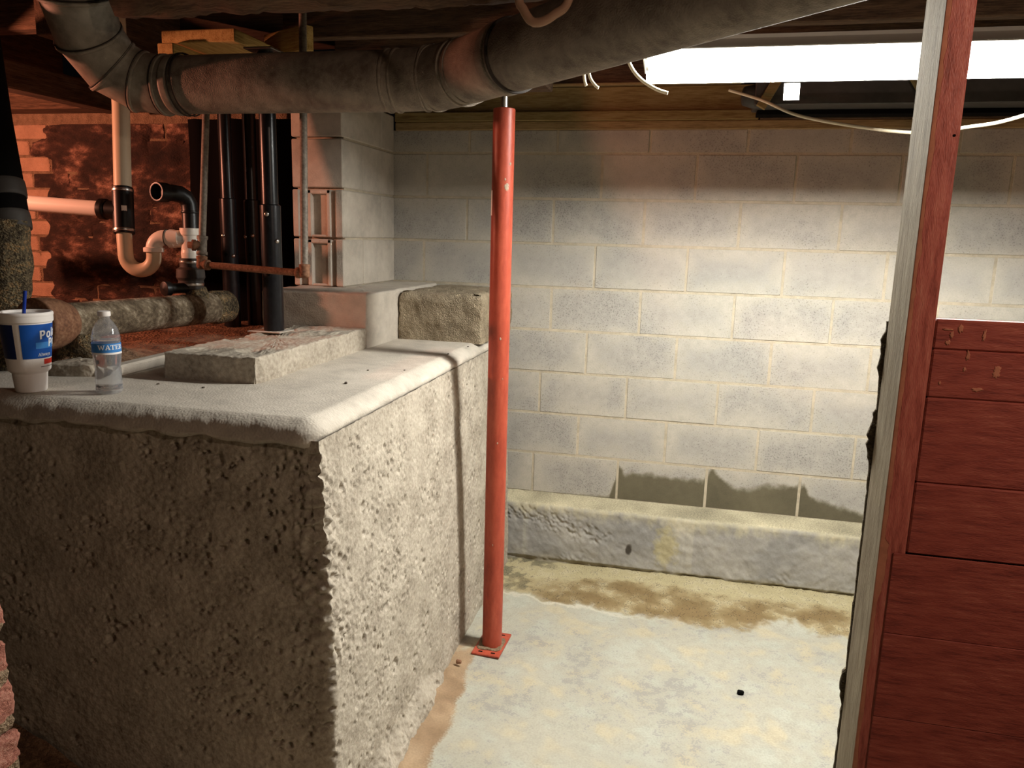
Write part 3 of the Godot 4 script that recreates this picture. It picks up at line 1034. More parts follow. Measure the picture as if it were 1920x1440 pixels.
func pole(called: String, label: String, c: Vector3, low: float, high: float, split: float, bolts: Array) -> void:
	var t := thing(called, label, "post", "black steel posts", c)
	part(t, "base_plate", box(Vector3(-0.075, 0.0, -0.05), Vector3(0.05, 0.004, 0.05), 0.001), M.skim)
	var a := mb()
	lathe(a, hard([[0.0, 0.004], [0.0345, 0.004], [0.0345, split], [0.0300, split + 0.002], [0.0290, split + 0.003]]), 32)
	part(t, "lower_tube", a, M.black_paint)
	var u := mb()
	lathe(u, hard([[0.0275, split], [0.0275, high - 0.006], [0.0, high - 0.006]]), 32)
	part(t, "upper_tube", u, M.black_paint)
	part(t, "top_plate", box(Vector3(-0.05, high - 0.006, -0.05), Vector3(0.05, high, 0.05), 0.001), M.steel)
	for q in bolts:
		var dir := Vector3(sin(q[1]), 0, cos(q[1]))
		part(t, "bolt", lathe_at([[0.0, 0.006], [0.004, 0.0055], [0.0075, 0.003], [0.0085, 0.0], [0.0085, -0.006]], dir * 0.0345 + Vector3(0, q[0], 0), dir, 14), M.steel)
	part(t, "pin_hole", lathe_at([[0.0, 0.0006], [0.007, 0.0006], [0.0072, -0.004]], Vector3(0.004, split - 0.23, 0.0345), Vector3.BACK, 12), M.black_dull)

func black_posts() -> void:
	pole("steel_post", "black steel post with a bolt, standing on the long concrete pad", Vector3(-1.205, 1.166, 1.073), 0.0, 0.93, 0.432, [[0.402, 0.15], [0.313, 1.1]])
	pole("steel_post", "black steel post behind, near the end of the iron pipe", Vector3(-1.717, 1.09, 0.53), 0.0, 0.95, 0.55, [[0.398, -0.25], [0.314, 1.0]])
	pole("steel_post", "black steel post farthest back, beside the block pillar", Vector3(-1.668, 1.09, 0.425), 0.0, 0.95, 0.55, [[0.40, 0.5], [0.395, -0.6]])
	var b := mb()
	var pts := []
	for i in 40:
		var row := []
		for j in 16:
			var v := Vector3(-2.02 + 0.0165 * i, 1.09 + 0.06 * j, 0.345 + 0.012 * sin(i * 0.6) + 0.01 * fn.get_noise_2d(i * 0.2, j * 0.1))
			row.append(v)
		pts.append(row)
	grid(b, pts, false)
	var back := []
	for row in pts:
		back.append(row.map(func(v): return v - Vector3(0, 0, 0.004)))
	grid(b, back, true)
	one("plastic_sheet", b, M.black_dull, "black sheet hanging behind the black posts", "sheet")

func ring_at(p: Vector3, d: Vector3, r: float, w: float, h: float) -> Dictionary:   # raised band round a pipe
	return lathe_at([[r - 0.002, -w / 2], [r + h * 0.7, -w / 2 + 0.001], [r + h, -w / 4], [r + h, w / 4], [r + h * 0.7, w / 2 - 0.001], [r - 0.002, w / 2]], p, d, 40)

func duct() -> void:
	var t := thing("air_duct", "round dusty sheet metal duct crossing under the joists, with an elbow at each end", "duct")
	var r := 0.0868
	var y := 1.957
	var z := 1.25
	var run := Vector3(0.7630, 0.026, 0.6460).normalized()
	# long straight run parallel to the block wall
	var a := mb()
	tube(a, [Vector3(-1.42, y, z), Vector3(-1.2, y, z), Vector3(-0.9, y, z), Vector3(-0.67, y, z)], r, 48, false, 0.0)
	part(t, "straight_section", a, M.duct)
	# bend towards the viewer, in two gores
	var e := mb()
	var k0 := Vector3(-0.67, y, z)
	var k1 := Vector3(-0.545, y, z + 0.025)
	var k2 := Vector3(-0.445, y + 0.002, z + 0.092)
	tube(e, [k0, k0.lerp(k1, 0.96)], [r, r * 1.005], 48, false)
	tube(e, [k0.lerp(k1, 0.94), k1, k1.lerp(k2, 0.1), k2], [r * 1.005, r * 1.02, r * 1.02, r * 1.02], 48, false)
	part(t, "bend", e, M.duct)
	for g in [[k0, Vector3.RIGHT, 1.0], [k1, k2 - k0, 1.02], [k1 - Vector3(0.03, 0, 0.005), Vector3.RIGHT, 1.01], [k2, run, 1.02], [k0 - Vector3(0.028, 0, 0), Vector3.RIGHT, 1.0]]:
		part(t, "seam", ring_at(g[0], g[1], r * g[2], 0.010, 0.004), M.duct)
	var f := mb()
	var q := []
	for k in 14:
		q.append(k2 + run * (0.0 + 0.23 * k))
	tube(f, q, r, 48, false)
	part(t, "near_section", f, M.duct)
	part(t, "seam", ring_at(k2 + run * 0.03, run, r, 0.006, 0.003), M.duct)
	part(t, "seam", ring_at(k2 + run * 0.20, run, r, 0.035, 0.005), M.duct)
	part(t, "seam", ring_at(k2 + run * 0.235, run, r, 0.010, 0.006), M.seam)
	# elbow up through the floor above, of four gores, each fold a seam
	var el := mb()
	var fine := [Vector3(-1.40, y, z), Vector3(-1.45, y, z), Vector3(-1.535, 1.966, 1.262), Vector3(-1.600, 2.005, 1.305), Vector3(-1.618, 2.078, 1.375), Vector3(-1.590, 2.165, 1.45), Vector3(-1.55, 2.43, 1.53)]
	var rr := [r * 1.01, r * 1.02, r * 1.06, r * 1.09, r * 1.12, r * 1.14, r * 1.14]
	tube(el, fine, rr, 48, false)
	part(t, "elbow", el, M.duct_grey, "grey four-gore elbow turning up")
	for k in 5:
		var dir: Vector3 = (fine[k + 2] - fine[k]).normalized()
		part(t, "seam", ring_at(fine[k + 1], dir, rr[k + 1], 0.012, 0.005), M.duct_grey)
		part(t, "seam", ring_at(fine[k + 1] + dir * 0.008, dir, rr[k + 1], 0.003, 0.0045), M.seam)
	part(t, "collar", ring_at(Vector3(-1.405, y, z), Vector3.RIGHT, r * 1.01, 0.03, 0.004), M.duct_grey)
	var wire := mb()
	lathe(wire, [[r + 0.004, -0.002], [r + 0.008, 0.0], [r + 0.004, 0.002]], 40, aim(Vector3(-1.385, y, z), Vector3.RIGHT))
	lathe(wire, [[r + 0.004, -0.002], [r + 0.008, 0.0], [r + 0.004, 0.002]], 40, aim(Vector3(-1.372, y, z), Vector3(1, 0.05, 0)))
	part(t, "hanger_wire", wire, M.seam)

func shop_light() -> void:
	# a two tube fixture, tipped a little towards the viewer
	var t := thing("fluorescent_light", "white two-tube fluorescent shop light, lit, hung under the joists", "light")
	t.position = Vector3(0.66, 2.012, 1.11)
	t.rotation.x = -0.215
	var L := 0.625
	var prof := [Vector2(-0.112, -0.004), Vector2(-0.113, -0.002), Vector2(-0.108, 0.003), Vector2(-0.05, 0.050), Vector2(-0.048, 0.062), Vector2(0.048, 0.062), Vector2(0.05, 0.050), Vector2(0.108, 0.003), Vector2(0.113, -0.002), Vector2(0.112, -0.004)]
	var b := mb()
	for k in prof.size() - 1:
		var p: Vector2 = prof[k]
		var q: Vector2 = prof[k + 1]
		var n := Vector2(-(q.y - p.y), q.x - p.x).normalized()
		for s in [0.0, 0.0012]:
			quad(b, Vector3(-L, p.y + n.y * s, p.x + n.x * s), Vector3(L, p.y + n.y * s, p.x + n.x * s), Vector3(L, q.y + n.y * s, q.x + n.x * s), Vector3(-L, q.y + n.y * s, q.x + n.x * s), Vector3(0, n.y, n.x) * (1.0 if s > 0.0 else -1.0))
	part(t, "reflector", b, M.white_enamel, "white enamelled reflector")
	for s in [-1.0, 1.0]:
		var c := mb()
		cbox(c, Vector3(s * L - 0.002, 0.0, -0.05), Vector3(s * L + 0.002, 0.060, 0.05), 0.001)
		part(t, "end_cap", c, M.white_enamel)
		for z in [-0.036, 0.036]:
			var so := mb()
			cbox(so, Vector3(s * (L - 0.006) - 0.006, 0.008, z - 0.016), Vector3(s * (L - 0.006) + 0.006, 0.056, z + 0.016), 0.003)
			part(t, "lamp_holder", so, M.white_enamel)
	for z in [-0.036, 0.036]:
		var tb := mb()
		tube(tb, [Vector3(-L + 0.014, 0.022, z), Vector3(L - 0.014, 0.022, z)], 0.016, 20, true)
		part(t, "lamp_tube", tb, M.tube_glow, "glowing fluorescent tube")
	part(t, "tag", box(Vector3(-0.222, -0.058, -0.118), Vector3(-0.178, -0.008, -0.1165), 0.0005), M.foam, "small white tag hanging from the rim")
	for g in [[-0.036, 0.85, 4.2], [0.036, -0.75, 5.5]]:      # each tube throws its light down and out past its own side of the reflector
		var l := AreaLight3D.new()
		l.name = "tube_light"
		l.area_size = Vector2(1.2, 0.034)
		l.light_color = Color(1.0, 0.995, 0.97)
		l.light_energy = g[2]
		l.area_range = 12.0
		l.area_attenuation = 2.0
		l.shadow_enabled = true
		l.position = Vector3(0, 0.022 - 0.019 * cos(g[1]), g[0] - 0.019 * sin(g[1]))
		l.rotation.x = -PI / 2 + g[1]
		t.add_child(l, true)

func red_lamp() -> void:
	# clamp lamp with a metal hood and a reddish bulb, outside the frame to the left, turned to the brick wall
	var t := thing("clamp_lamp", "hooded clamp lamp with a reddish bulb, left of the picture", "lamp", "", Vector3(-3.0, 1.85, 1.75))
	var d := Vector3(0.5, -0.05, -0.86).normalized()
	part(t, "bulb", lathe_at([[0.0, 0.035], [0.018, 0.031], [0.030, 0.014], [0.030, -0.006], [0.020, -0.028], [0.013, -0.042]], Vector3.ZERO, d, 24), M.bulb_glow)
	part(t, "hood", lathe_at([[0.016, -0.06], [0.04, -0.055], [0.065, -0.03], [0.075, 0.0], [0.088, 0.045], [0.090, 0.045], [0.077, 0.0], [0.067, -0.032], [0.041, -0.058], [0.016, -0.063]], Vector3.ZERO, d, 32), M.steel)
	part(t, "socket", lathe_at([[0.0, -0.12], [0.018, -0.12], [0.020, -0.11], [0.020, -0.06], [0.013, -0.042]], Vector3.ZERO, d, 20), M.black_dull)
	var c := mb()
	tube(c, [d * -0.118, Vector3(-0.10, 0.2, 0.2), Vector3(-0.10, 0.55, 0.2)], 0.004, 8)
	part(t, "cord", c, M.black_dull)
	var l := SpotLight3D.new()
	l.name = "bulb_light"
	l.light_color = Color(1.0, 0.63, 0.50)
	l.light_energy = 2.6
	l.light_size = 0.03
	l.spot_range = 12.0
	l.spot_attenuation = 2.0
	l.spot_angle = 57.0
	l.spot_angle_attenuation = 0.08
	l.shadow_enabled = true
	t.add_child(l)
	l.position = d * 0.05
	l.look_at_from_position(t.position + d * 0.05, t.position + d, Vector3.UP)

func room_lamp() -> void:
	# bare bulb under the ceiling of the front room, out of the picture to the right
	var t := thing("ceiling_bulb", "bare warm bulb on the ceiling behind the viewer's right", "lamp", "", Vector3(1.15, 2.1, 3.1))
	part(t, "bulb", lathe_at([[0.0, -0.035], [0.018, -0.031], [0.030, -0.014], [0.030, 0.006], [0.020, 0.028], [0.013, 0.042]], Vector3.ZERO, Vector3.UP, 24), M.room_glow)
	part(t, "socket", lathe_at([[0.0, 0.08], [0.014, 0.08], [0.018, 0.07], [0.018, 0.044], [0.013, 0.042]], Vector3.ZERO, Vector3.UP, 20), M.black_dull)
	var c := mb()
	tube(c, [Vector3(0, 0.078, 0), Vector3(0.0, 0.2, 0), Vector3(0.0, 0.31, 0)], 0.004, 8)
	part(t, "cord", c, M.black_dull)
	var l := OmniLight3D.new()
	l.name = "bulb_light"
	l.light_color = Color(1.0, 0.88, 0.79)
	l.light_energy = 0.56
	l.light_size = 0.03
	l.omni_range = 12.0
	l.omni_attenuation = 2.0
	l.shadow_enabled = true
	t.add_child(l)

func plumbing() -> void:
	var t := thing("drain_pipe", "white plastic drain pipe with a curved trap in front of the brick wall", "pipe")
	var e := Vector3(0.980, 0.0, -0.20)
	var a := mb()
	tube(a, [Vector3(-1.862, 2.40, 0.945), Vector3(-1.857, 1.943, 0.963), Vector3(-1.831, 1.657, 1.013), Vector3(-1.829, 1.62, 1.016)], 0.0300, 24)
	part(t, "riser", a, M.pvc_old)
	var up := (Vector3(-1.831, 1.657, 1.013) - Vector3(-1.811, 1.466, 1.046)).normalized()
	var tc := Vector3(-1.823, 1.571, 1.028)
	var cp := part(t, "tee_coupling", lathe_at(hard([[0.030, -0.085], [0.0345, -0.085], [0.036, -0.082], [0.036, 0.082], [0.0345, 0.085], [0.030, 0.085]]), tc, up, 28), M.rubber, "black rubber tee coupling")
	var br := (Vector3(-2.249, 1.592, 1.068) - tc).normalized()
	part(cp, "branch", lathe_at(hard([[0.0, 0.0], [0.033, 0.0], [0.033, 0.062], [0.037, 0.064], [0.038, 0.070], [0.038, 0.088], [0.030, 0.090]]), tc, br, 28), M.rubber)
	for h in [-0.072, 0.072]:
		part(cp, "clamp", ring_at(tc + up * h, up, 0.036, 0.012, 0.0012), M.steel)
	var lb := mb()
	var lp := []
	for i in 6:
		var q := 0.55 + 0.5 * i / 5.0
		lp.append([tc + Vector3(cos(q) * 0.0366, -0.006, sin(q) * 0.0366), tc + Vector3(cos(q) * 0.0366, 0.018, sin(q) * 0.0366)])
	grid(lb, lp, true)
	part(cp, "sticker", lb, M.foam, "small grey-white product sticker")
	var h2 := mb()
	tube(h2, [tc + br * 0.08, Vector3(-2.249, 1.592, 1.068), Vector3(-2.9, 1.625, 1.135)], 0.0280, 24)
	part(t, "side_pipe", h2, M.pvc, "horizontal white pipe running left")
	var low := mb()
	var lc := Vector3(-1.806, 1.412, 1.052)
	var rc := lc + e * 0.105
	var u := [Vector3(-1.815, 1.49, 1.042), Vector3(-1.808, 1.44, 1.050)]
	u.append_array(arc(lc + e * 0.0525, -e, Vector3.DOWN, 0.0525, 0.0, PI, 14))
	u.append(rc + Vector3(0, 0.018, 0))
	tube(low, u, 0.0262, 24)
	part(t, "trap", low, M.pvc_old, "U-shaped trap")
	part(t, "slip_nut", lathe_at(hard([[0.026, -0.008], [0.036, -0.008], [0.036, 0.007], [0.030, 0.010], [0.026, 0.010]]), rc + Vector3(0, 0.022, 0), Vector3.UP, 14), M.pvc)
	var el := mb()
	var ep := [rc + Vector3(0, 0.015, 0)]
	var ec := rc + Vector3(0, 0.022, 0) + e * 0.045
	ep.append_array(arc(ec, -e, Vector3.UP, 0.045, 0.0, PI / 2, 9))
	ep.append(ec + Vector3(0, 0.045, 0) + e * 0.05)
	tube(el, ep, 0.0275, 24)
	part(t, "trap_elbow", el, M.pvc)
	part(t, "joint_ring", ring_at(ec + Vector3(0, 0.045, 0) + e * 0.004, e, 0.0275, 0.004, 0.002), M.grey_rubber)
	var sc := Vector3(-1.577, 1.457, 0.995)
	part(t, "sanitary_tee", lathe_at(hard([[0.0, -0.056], [0.033, -0.056], [0.033, -0.03], [0.031, -0.02], [0.031, 0.03], [0.034, 0.034], [0.034, 0.058], [0.0, 0.058]]), sc, Vector3.UP, 28), M.pvc)
	part(t, "tee_arm", lathe_at(hard([[0.031, 0.0], [0.031, 0.05], [0.0335, 0.054], [0.0335, 0.075], [0.027, 0.075]]), sc + Vector3(0, 0.018, 0), -e, 28), M.pvc)
	# black vent over it
	var vp := [Vector3(-1.578, 1.505, 0.985), Vector3(-1.582, 1.57, 0.978)]
	vp.append_array([Vector3(-1.586, 1.60, 0.976), Vector3(-1.592, 1.622, 0.985), Vector3(-1.602, 1.634, 1.005), Vector3(-1.612, 1.637, 1.035), Vector3(-1.622, 1.636, 1.08)])
	var vb := mb()
	tube(vb, vp, 0.0295, 24)
	var v := part(t, "vent_elbow", vb, M.rubber, "glossy black vent elbow")
	part(v, "socket", lathe_at(hard([[0.0295, -0.02], [0.034, -0.02], [0.034, 0.022], [0.026, 0.022], [0.024, 0.0], [0.0, 0.0]]), Vector3(-1.622, 1.636, 1.078), Vector3(-0.2, 0, 1), 24), M.rubber)
	part(v, "hub_ring", ring_at(Vector3(-1.582, 1.572, 0.978), Vector3.UP, 0.0295, 0.01, 0.003), M.rubber)
	# rubber coupling down to the iron pipe
	var g := thing("rubber_coupling", "dark grey rubber coupling with steel clamps on the iron pipe", "coupling")
	var gc := Vector3(-1.571, 1.36, 1.01)
	part(g, "sleeve", lathe_at(hard([[0.033, 0.048], [0.036, 0.048], [0.036, 0.016], [0.048, 0.008], [0.050, -0.022], [0.044, -0.032], [0.044, -0.062], [0.036, -0.066]]), gc, Vector3.UP, 28), M.grey_rubber)
	part(g, "clamp", ring_at(gc + Vector3(0, 0.034, 0), Vector3.UP, 0.036, 0.012, 0.0015), M.steel)
	part(g, "clamp", ring_at(gc + Vector3(0, -0.046, 0), Vector3.UP, 0.044, 0.013, 0.0015), M.steel)
	# iron drain
	var ir := thing("iron_pipe", "thick grey cast iron drain pipe lying behind the bottle", "pipe")
	var p0 := Vector3(-1.598, 1.232, 1.655)
	var p1 := Vector3(-1.545, 1.222, 0.93)
	var dir := (p1 - p0).normalized()
	var ib := mb()
	tube(ib, [p0 + dir * 0.03, p0.lerp(p1, 0.2), p0.lerp(p1, 0.4), p0.lerp(p1, 0.6), p0.lerp(p1, 0.8), p1], 0.056, 32, true, 0.001)
	part(ir, "barrel", ib, M.iron)
	part(ir, "bell", lathe_at([[0.050, 0.055], [0.050, -0.03], [0.060, -0.034], [0.074, -0.034], [0.078, -0.026], [0.076, 0.02], [0.068, 0.05], [0.057, 0.075]], p0, dir, 32), M.rusty, "flared rusty bell end")
	part(ir, "hub", lathe_at([[0.0, 0.08], [0.05, 0.08], [0.062, 0.07], [0.064, 0.0], [0.060, -0.012], [0.056, -0.016]], p1 + dir * 0.01, dir, 28), M.crusty)
	part(ir, "neck", lathe_at([[0.0, 0.075], [0.040, 0.075], [0.046, 0.055], [0.056, 0.03], [0.056, 0.0]], Vector3(-1.565, 1.228, 1.0), Vector3.UP, 24), M.crusty)
	part(ir, "cleanout_plug", lathe_at(hard([[0.019, -0.06], [0.019, 0.005], [0.026, 0.008], [0.026, 0.03], [0.0, 0.034]]), Vector3(-1.590, 1.302, 1.095), Vector3(-0.35, 0.0, 0.9), 20), M.rubber)
	# stack at the very left
	var s := thing("soil_stack", "old vertical drain stack at the left edge, black above and crusted below", "pipe")
	var sl := mb()
	var low_path := []
	for k in 14:
		low_path.append(Vector3(-1.757 + 0.0012 * k, 1.09 + 0.0335 * k, 1.63 - 0.0018 * k))
	var lr := []
	for k in 14:
		lr.append(0.056 + 0.006 * fn.get_noise_1d(k * 0.9) + (0.006 if k in [4, 5, 9, 10] else 0.0))
	tube(sl, low_path, lr, 28, true, 0.005)
	part(s, "iron_section", sl, M.crusty, "crusted iron section")
	var su := mb()
	tube(su, [Vector3(-1.738, 1.50, 1.602), Vector3(-1.778, 1.66, 1.574), Vector3(-1.818, 1.82, 1.549), Vector3(-1.93, 2.30, 1.47)], [0.052, 0.050, 0.048, 0.048], 28)
	part(s, "black_section", su, M.black_dull)
	for h in [0.0, 0.30]:
		part(s, "band", ring_at(Vector3(-1.743, 1.52, 1.598).lerp(Vector3(-1.818, 1.82, 1.549), h), Vector3(-0.09, 0.32, -0.055), 0.051, 0.05, 0.004), M.grey_rubber)

func gas_pipe() -> void:
	var t := thing("gas_pipe", "thin galvanized pipe looping across in front of the black posts", "pipe")
	var r := 0.0118
	var a := Vector3(-1.440, 1.896, 1.066)
	var b := Vector3(-1.425, 1.512, 1.138)
	var c := Vector3(-1.420, 1.394, 1.160)
	var d := Vector3(-1.018, 1.380, 1.196)
	var top := Vector3(-1.056, 1.887, 1.106)
	var m := mb()
	tube(m, [a + (a - b) * 0.35, a, b, c], r, 16)
	part(t, "left_riser", m, M.gas_pipe)
	var x := mb()
	tube(x, [c, c.lerp(d, 0.5), d], r, 16)
	part(t, "cross_pipe", x, M.rusty, "rusty horizontal run")
	var q := mb()
	tube(q, [d, d.lerp(top, 0.5), top, top + (top - d) * 0.8], r * 1.05, 16)
	part(t, "right_riser", q, M.gas_pipe)
	for f in [[c, b - c, d - c], [d, top - d, c - d]]:
		var el := part(t, "elbow", lathe_at([[0.0, -0.016], [0.012, -0.015], [0.017, -0.008], [0.0165, 0.010], [0.0155, 0.016], [0.018, 0.018], [0.018, 0.028], [r, 0.029]], f[0], f[1], 18), M.rusty)
		part(el, "socket", lathe_at([[0.0165, 0.0], [0.0155, 0.016], [0.018, 0.018], [0.018, 0.028], [r, 0.029]], f[0], f[2], 18), M.rusty)
	var tee := b.lerp(c, 0.46)
	var te := part(t, "tee", lathe_at([[r, -0.032], [0.018, -0.032], [0.018, -0.022], [0.0155, -0.02], [0.0155, 0.02], [0.018, 0.022], [0.018, 0.032], [r, 0.032]], tee, b - c, 18), M.gas_pipe)
	part(te, "plug", lathe_at([[0.0155, 0.0], [0.0155, 0.018], [0.019, 0.020], [0.019, 0.032], [0.012, 0.034], [0.011, 0.046], [0.0, 0.048]], tee, Vector3(-0.9, 0.02, 0.42), 12), M.rusty)

func bend_text(words: String, size: float, place: Callable, out: Callable, font: Array, bold := 400, italic := false) -> Dictionary:
	var f := SystemFont.new()
	f.font_names = PackedStringArray(font)
	f.font_weight = bold
	f.font_italic = italic
	var tm := TextMesh.new()
	tm.text = words
	tm.font = f
	tm.font_size = 48
	tm.pixel_size = size / 48.0
	tm.depth = 0.0006
	tm.curve_step = 2.0
	tm.horizontal_alignment = HORIZONTAL_ALIGNMENT_LEFT
	tm.vertical_alignment = VERTICAL_ALIGNMENT_BOTTOM
	var arr := tm.get_mesh_arrays()
	var vs: PackedVector3Array = arr[Mesh.ARRAY_VERTEX]
	var ix: PackedInt32Array = arr[Mesh.ARRAY_INDEX]
	var b := mb()
	for k in range(0, ix.size(), 3):
		var p: Vector3 = place.call(vs[ix[k]])
		var q: Vector3 = place.call(vs[ix[k + 1]])
		var r: Vector3 = place.call(vs[ix[k + 2]])
		tri(b, p, q, r, out.call(p))
	return b

func wrap_band(rad: Callable, y0: float, y1: float, a0: float, a1: float, lift := 0.0004, n := 28) -> Dictionary:
	var b := mb()
	var pts := []
	for i in n + 1:
		var a := lerpf(a0, a1, float(i) / n)
		var row := []
		for j in 7:
			var y := lerpf(y0, y1, j / 6.0)
			var r: float = rad.call(y) + lift
			row.append(Vector3(sin(a) * r, y, cos(a) * r))
		pts.append(row)
	grid(b, pts, false)
	return b

func cup_and_bottle() -> void:
	var at := Vector3(-1.437, TOP, 1.88)
	var t := thing("foam_cup", "large white foam drink cup with a blue printed label on the pedestal", "cup", "", at)
	var rad := func(y: float) -> float: return lerpf(0.0485, 0.0595, clampf((y - 0.06) / 0.12, 0.0, 1.0))
	var cb := mb()
	lathe(cb, hard([[0.0, 0.0], [0.0335, 0.0], [0.036, 0.003], [0.0405, 0.050], [0.0475, 0.056], [0.0485, 0.060], [0.0595, 0.180], [0.0600, 0.184]]), 48)
	part(t, "body", cb, M.foam)
	part(t, "lid", lathe_at(hard([[0.0600, 0.180], [0.0625, 0.182], [0.0628, 0.196], [0.0640, 0.200], [0.0625, 0.206], [0.056, 0.206], [0.054, 0.199], [0.0, 0.199]]), Vector3.ZERO, Vector3.UP, 48), M.foam)
	var lb := part(t, "label", wrap_band(rad, 0.090, 0.177, 0.54, 2.75), M.label_blue, "blue printed panel")
	part(t, "side_label", wrap_band(rad, 0.090, 0.177, -1.6, 0.28), M.label_navy)
	var ang := func(v: Vector3, a0: float, y0: float, slant: float) -> Vector3:
		var y := y0 + v.y + v.x * slant
		var r: float = rad.call(y) + 0.0009 + v.z
		var a := a0 + v.x / 0.055
		return Vector3(sin(a) * r, y, cos(a) * r)
	var outw := func(p: Vector3) -> Vector3: return Vector3(p.x, 0, p.z)
	part(lb, "emblem", wrap_band(func(y: float) -> float: return rad.call(y), 0.115, 0.131, 1.12, 2.3, 0.0007), M.label_sky)
	part(lb, "lettering", bend_text("Polar", 0.030, func(v: Vector3) -> Vector3: return ang.call(v, 1.26, 0.131, 0.10), outw, ["Droid Sans"], 800, true), M.ink_white)
	part(lb, "lettering", bend_text("Pop", 0.030, func(v: Vector3) -> Vector3: return ang.call(v, 1.72, 0.110, 0.10), outw, ["Droid Sans"], 800, true), M.ink_white)
	part(lb, "lettering", bend_text("Always", 0.011, func(v: Vector3) -> Vector3: return ang.call(v, 1.20, 0.093, 0.0), outw, ["Droid Serif"], 400, true), M.ink_white)
	part(t, "red_print", wrap_band(rad, 0.074, 0.087, 1.50, 2.2), M.ink_red)
	part(t, "small_print", wrap_band(rad, 0.067, 0.0685, 1.32, 2.2), M.ink_dark)
	var s := mb()
	tube(s, [at + Vector3(-0.004, 0.12, 0.0), at + Vector3(-0.002, 0.20, 0.0), at + Vector3(0.004, 0.258, -0.004)], 0.0042, 14)
	one("drinking_straw", s, M.straw, "dark blue drinking straw in the foam cup", "straw")
	# water bottle
	var bp := Vector3(-1.240, TOP, 1.835)
	var w := thing("water_bottle", "small clear plastic water bottle with a blue label and white cap", "bottle", "", bp)
	var prof := [[0.0, 0.006], [0.018, 0.002], [0.026, 0.0], [0.031, 0.004], [0.0325, 0.012], [0.0325, 0.022], [0.0312, 0.028], [0.0322, 0.036], [0.0310, 0.043], [0.0318, 0.050], [0.0300, 0.060], [0.0300, 0.070], [0.0318, 0.080], [0.0328, 0.090], [0.0338, 0.098], [0.0338, 0.134], [0.0345, 0.139], [0.0335, 0.150], [0.0290, 0.168], [0.0200, 0.184], [0.0135, 0.192], [0.0125, 0.197], [0.0125, 0.204]]
	var shell := mb()
	lathe(shell, prof, 40)
	part(w, "shell", shell, M.clear)
	var inner := [[0.0, 0.009]]
	for p in prof:
		if p[1] > 0.008 and p[1] < 0.140 and p[0] > 0.02:
			inner.append([p[0] - 0.0012, p[1]])
	inner.append([0.0, 0.1385])
	var wm := mb()
	lathe(wm, inner, 40)
	part(w, "water", wm, M.water)
	part(w, "cap", lathe_at(hard([[0.0128, 0.199], [0.0152, 0.199], [0.0152, 0.2105], [0.0142, 0.2125], [0.0, 0.2125]]), Vector3.ZERO, Vector3.UP, 32), M.foam)
	var br := func(_y: float) -> float: return 0.0340
	var wl := part(w, "label", wrap_band(br, 0.104, 0.132, 0.0, TAU, 0.0003, 48), M.label_sky, "blue paper label")
	part(wl, "stripe", wrap_band(br, 0.104, 0.109, 0.0, TAU, 0.0006, 48), M.foam)
	part(wl, "lettering", bend_text("WATER", 0.0165, func(v: Vector3) -> Vector3:
		var a := 0.09 + v.x / 0.034
		return Vector3(sin(a) * (0.0346 + v.z), 0.1125 + v.y, cos(a) * (0.0346 + v.z)), outw, ["Droid Serif"], 700, true), M.ink_white)

func brick_pier() -> void:
	var t := thing("brick_pier", "stub of old red brickwork at the lower left corner", "brickwork")
	part(t, "mortar", box(Vector3(-1.30, 0.0, 2.41), Vector3(-1.030, 0.835, 2.615), 0.01), M.old_mortar)
	var variants := []
	for k in 4:
		var b := mb()
		var o := Vector3(k * 3.1, 0, 0)
		lump(b, o.x - 0.145, o.x + 0.145, -0.055, 0.055, 0.0, 0.07, 0.016, 0.014, 0.010, 0.007, 0.004)
		for i in b.v.size():
			b.v[i] -= o
		variants.append(done(b, M.brick))
	var rows := [[0.770, 0.078], [0.672, 0.060], [0.585, 0.066], [0.490, 0.056], [0.400, 0.06], [0.310, 0.06], [0.220, 0.06], [0.130, 0.06], [0.04, 0.06]]
	for c in rows.size():
		for k in 2:
			var o := part(t, "brick", variants[(c * 3 + k) % 4])
			o.position = Vector3(-1.158 + 0.006 * sin(c * 4.3 + k), rows[c][0], 2.455 + k * 0.115)
			o.rotation.y = PI * (c % 2)
			o.scale.y = rows[c][1] / 0.07
		var g := mb()
		lump(g, -1.295, -1.018, 2.405, 2.62, rows[c][0] - 0.034, rows[c][0] + 0.004, 0.012, 0.006, 0.014, 0.007)
		part(t, "mortar_joint", g, M.old_mortar)

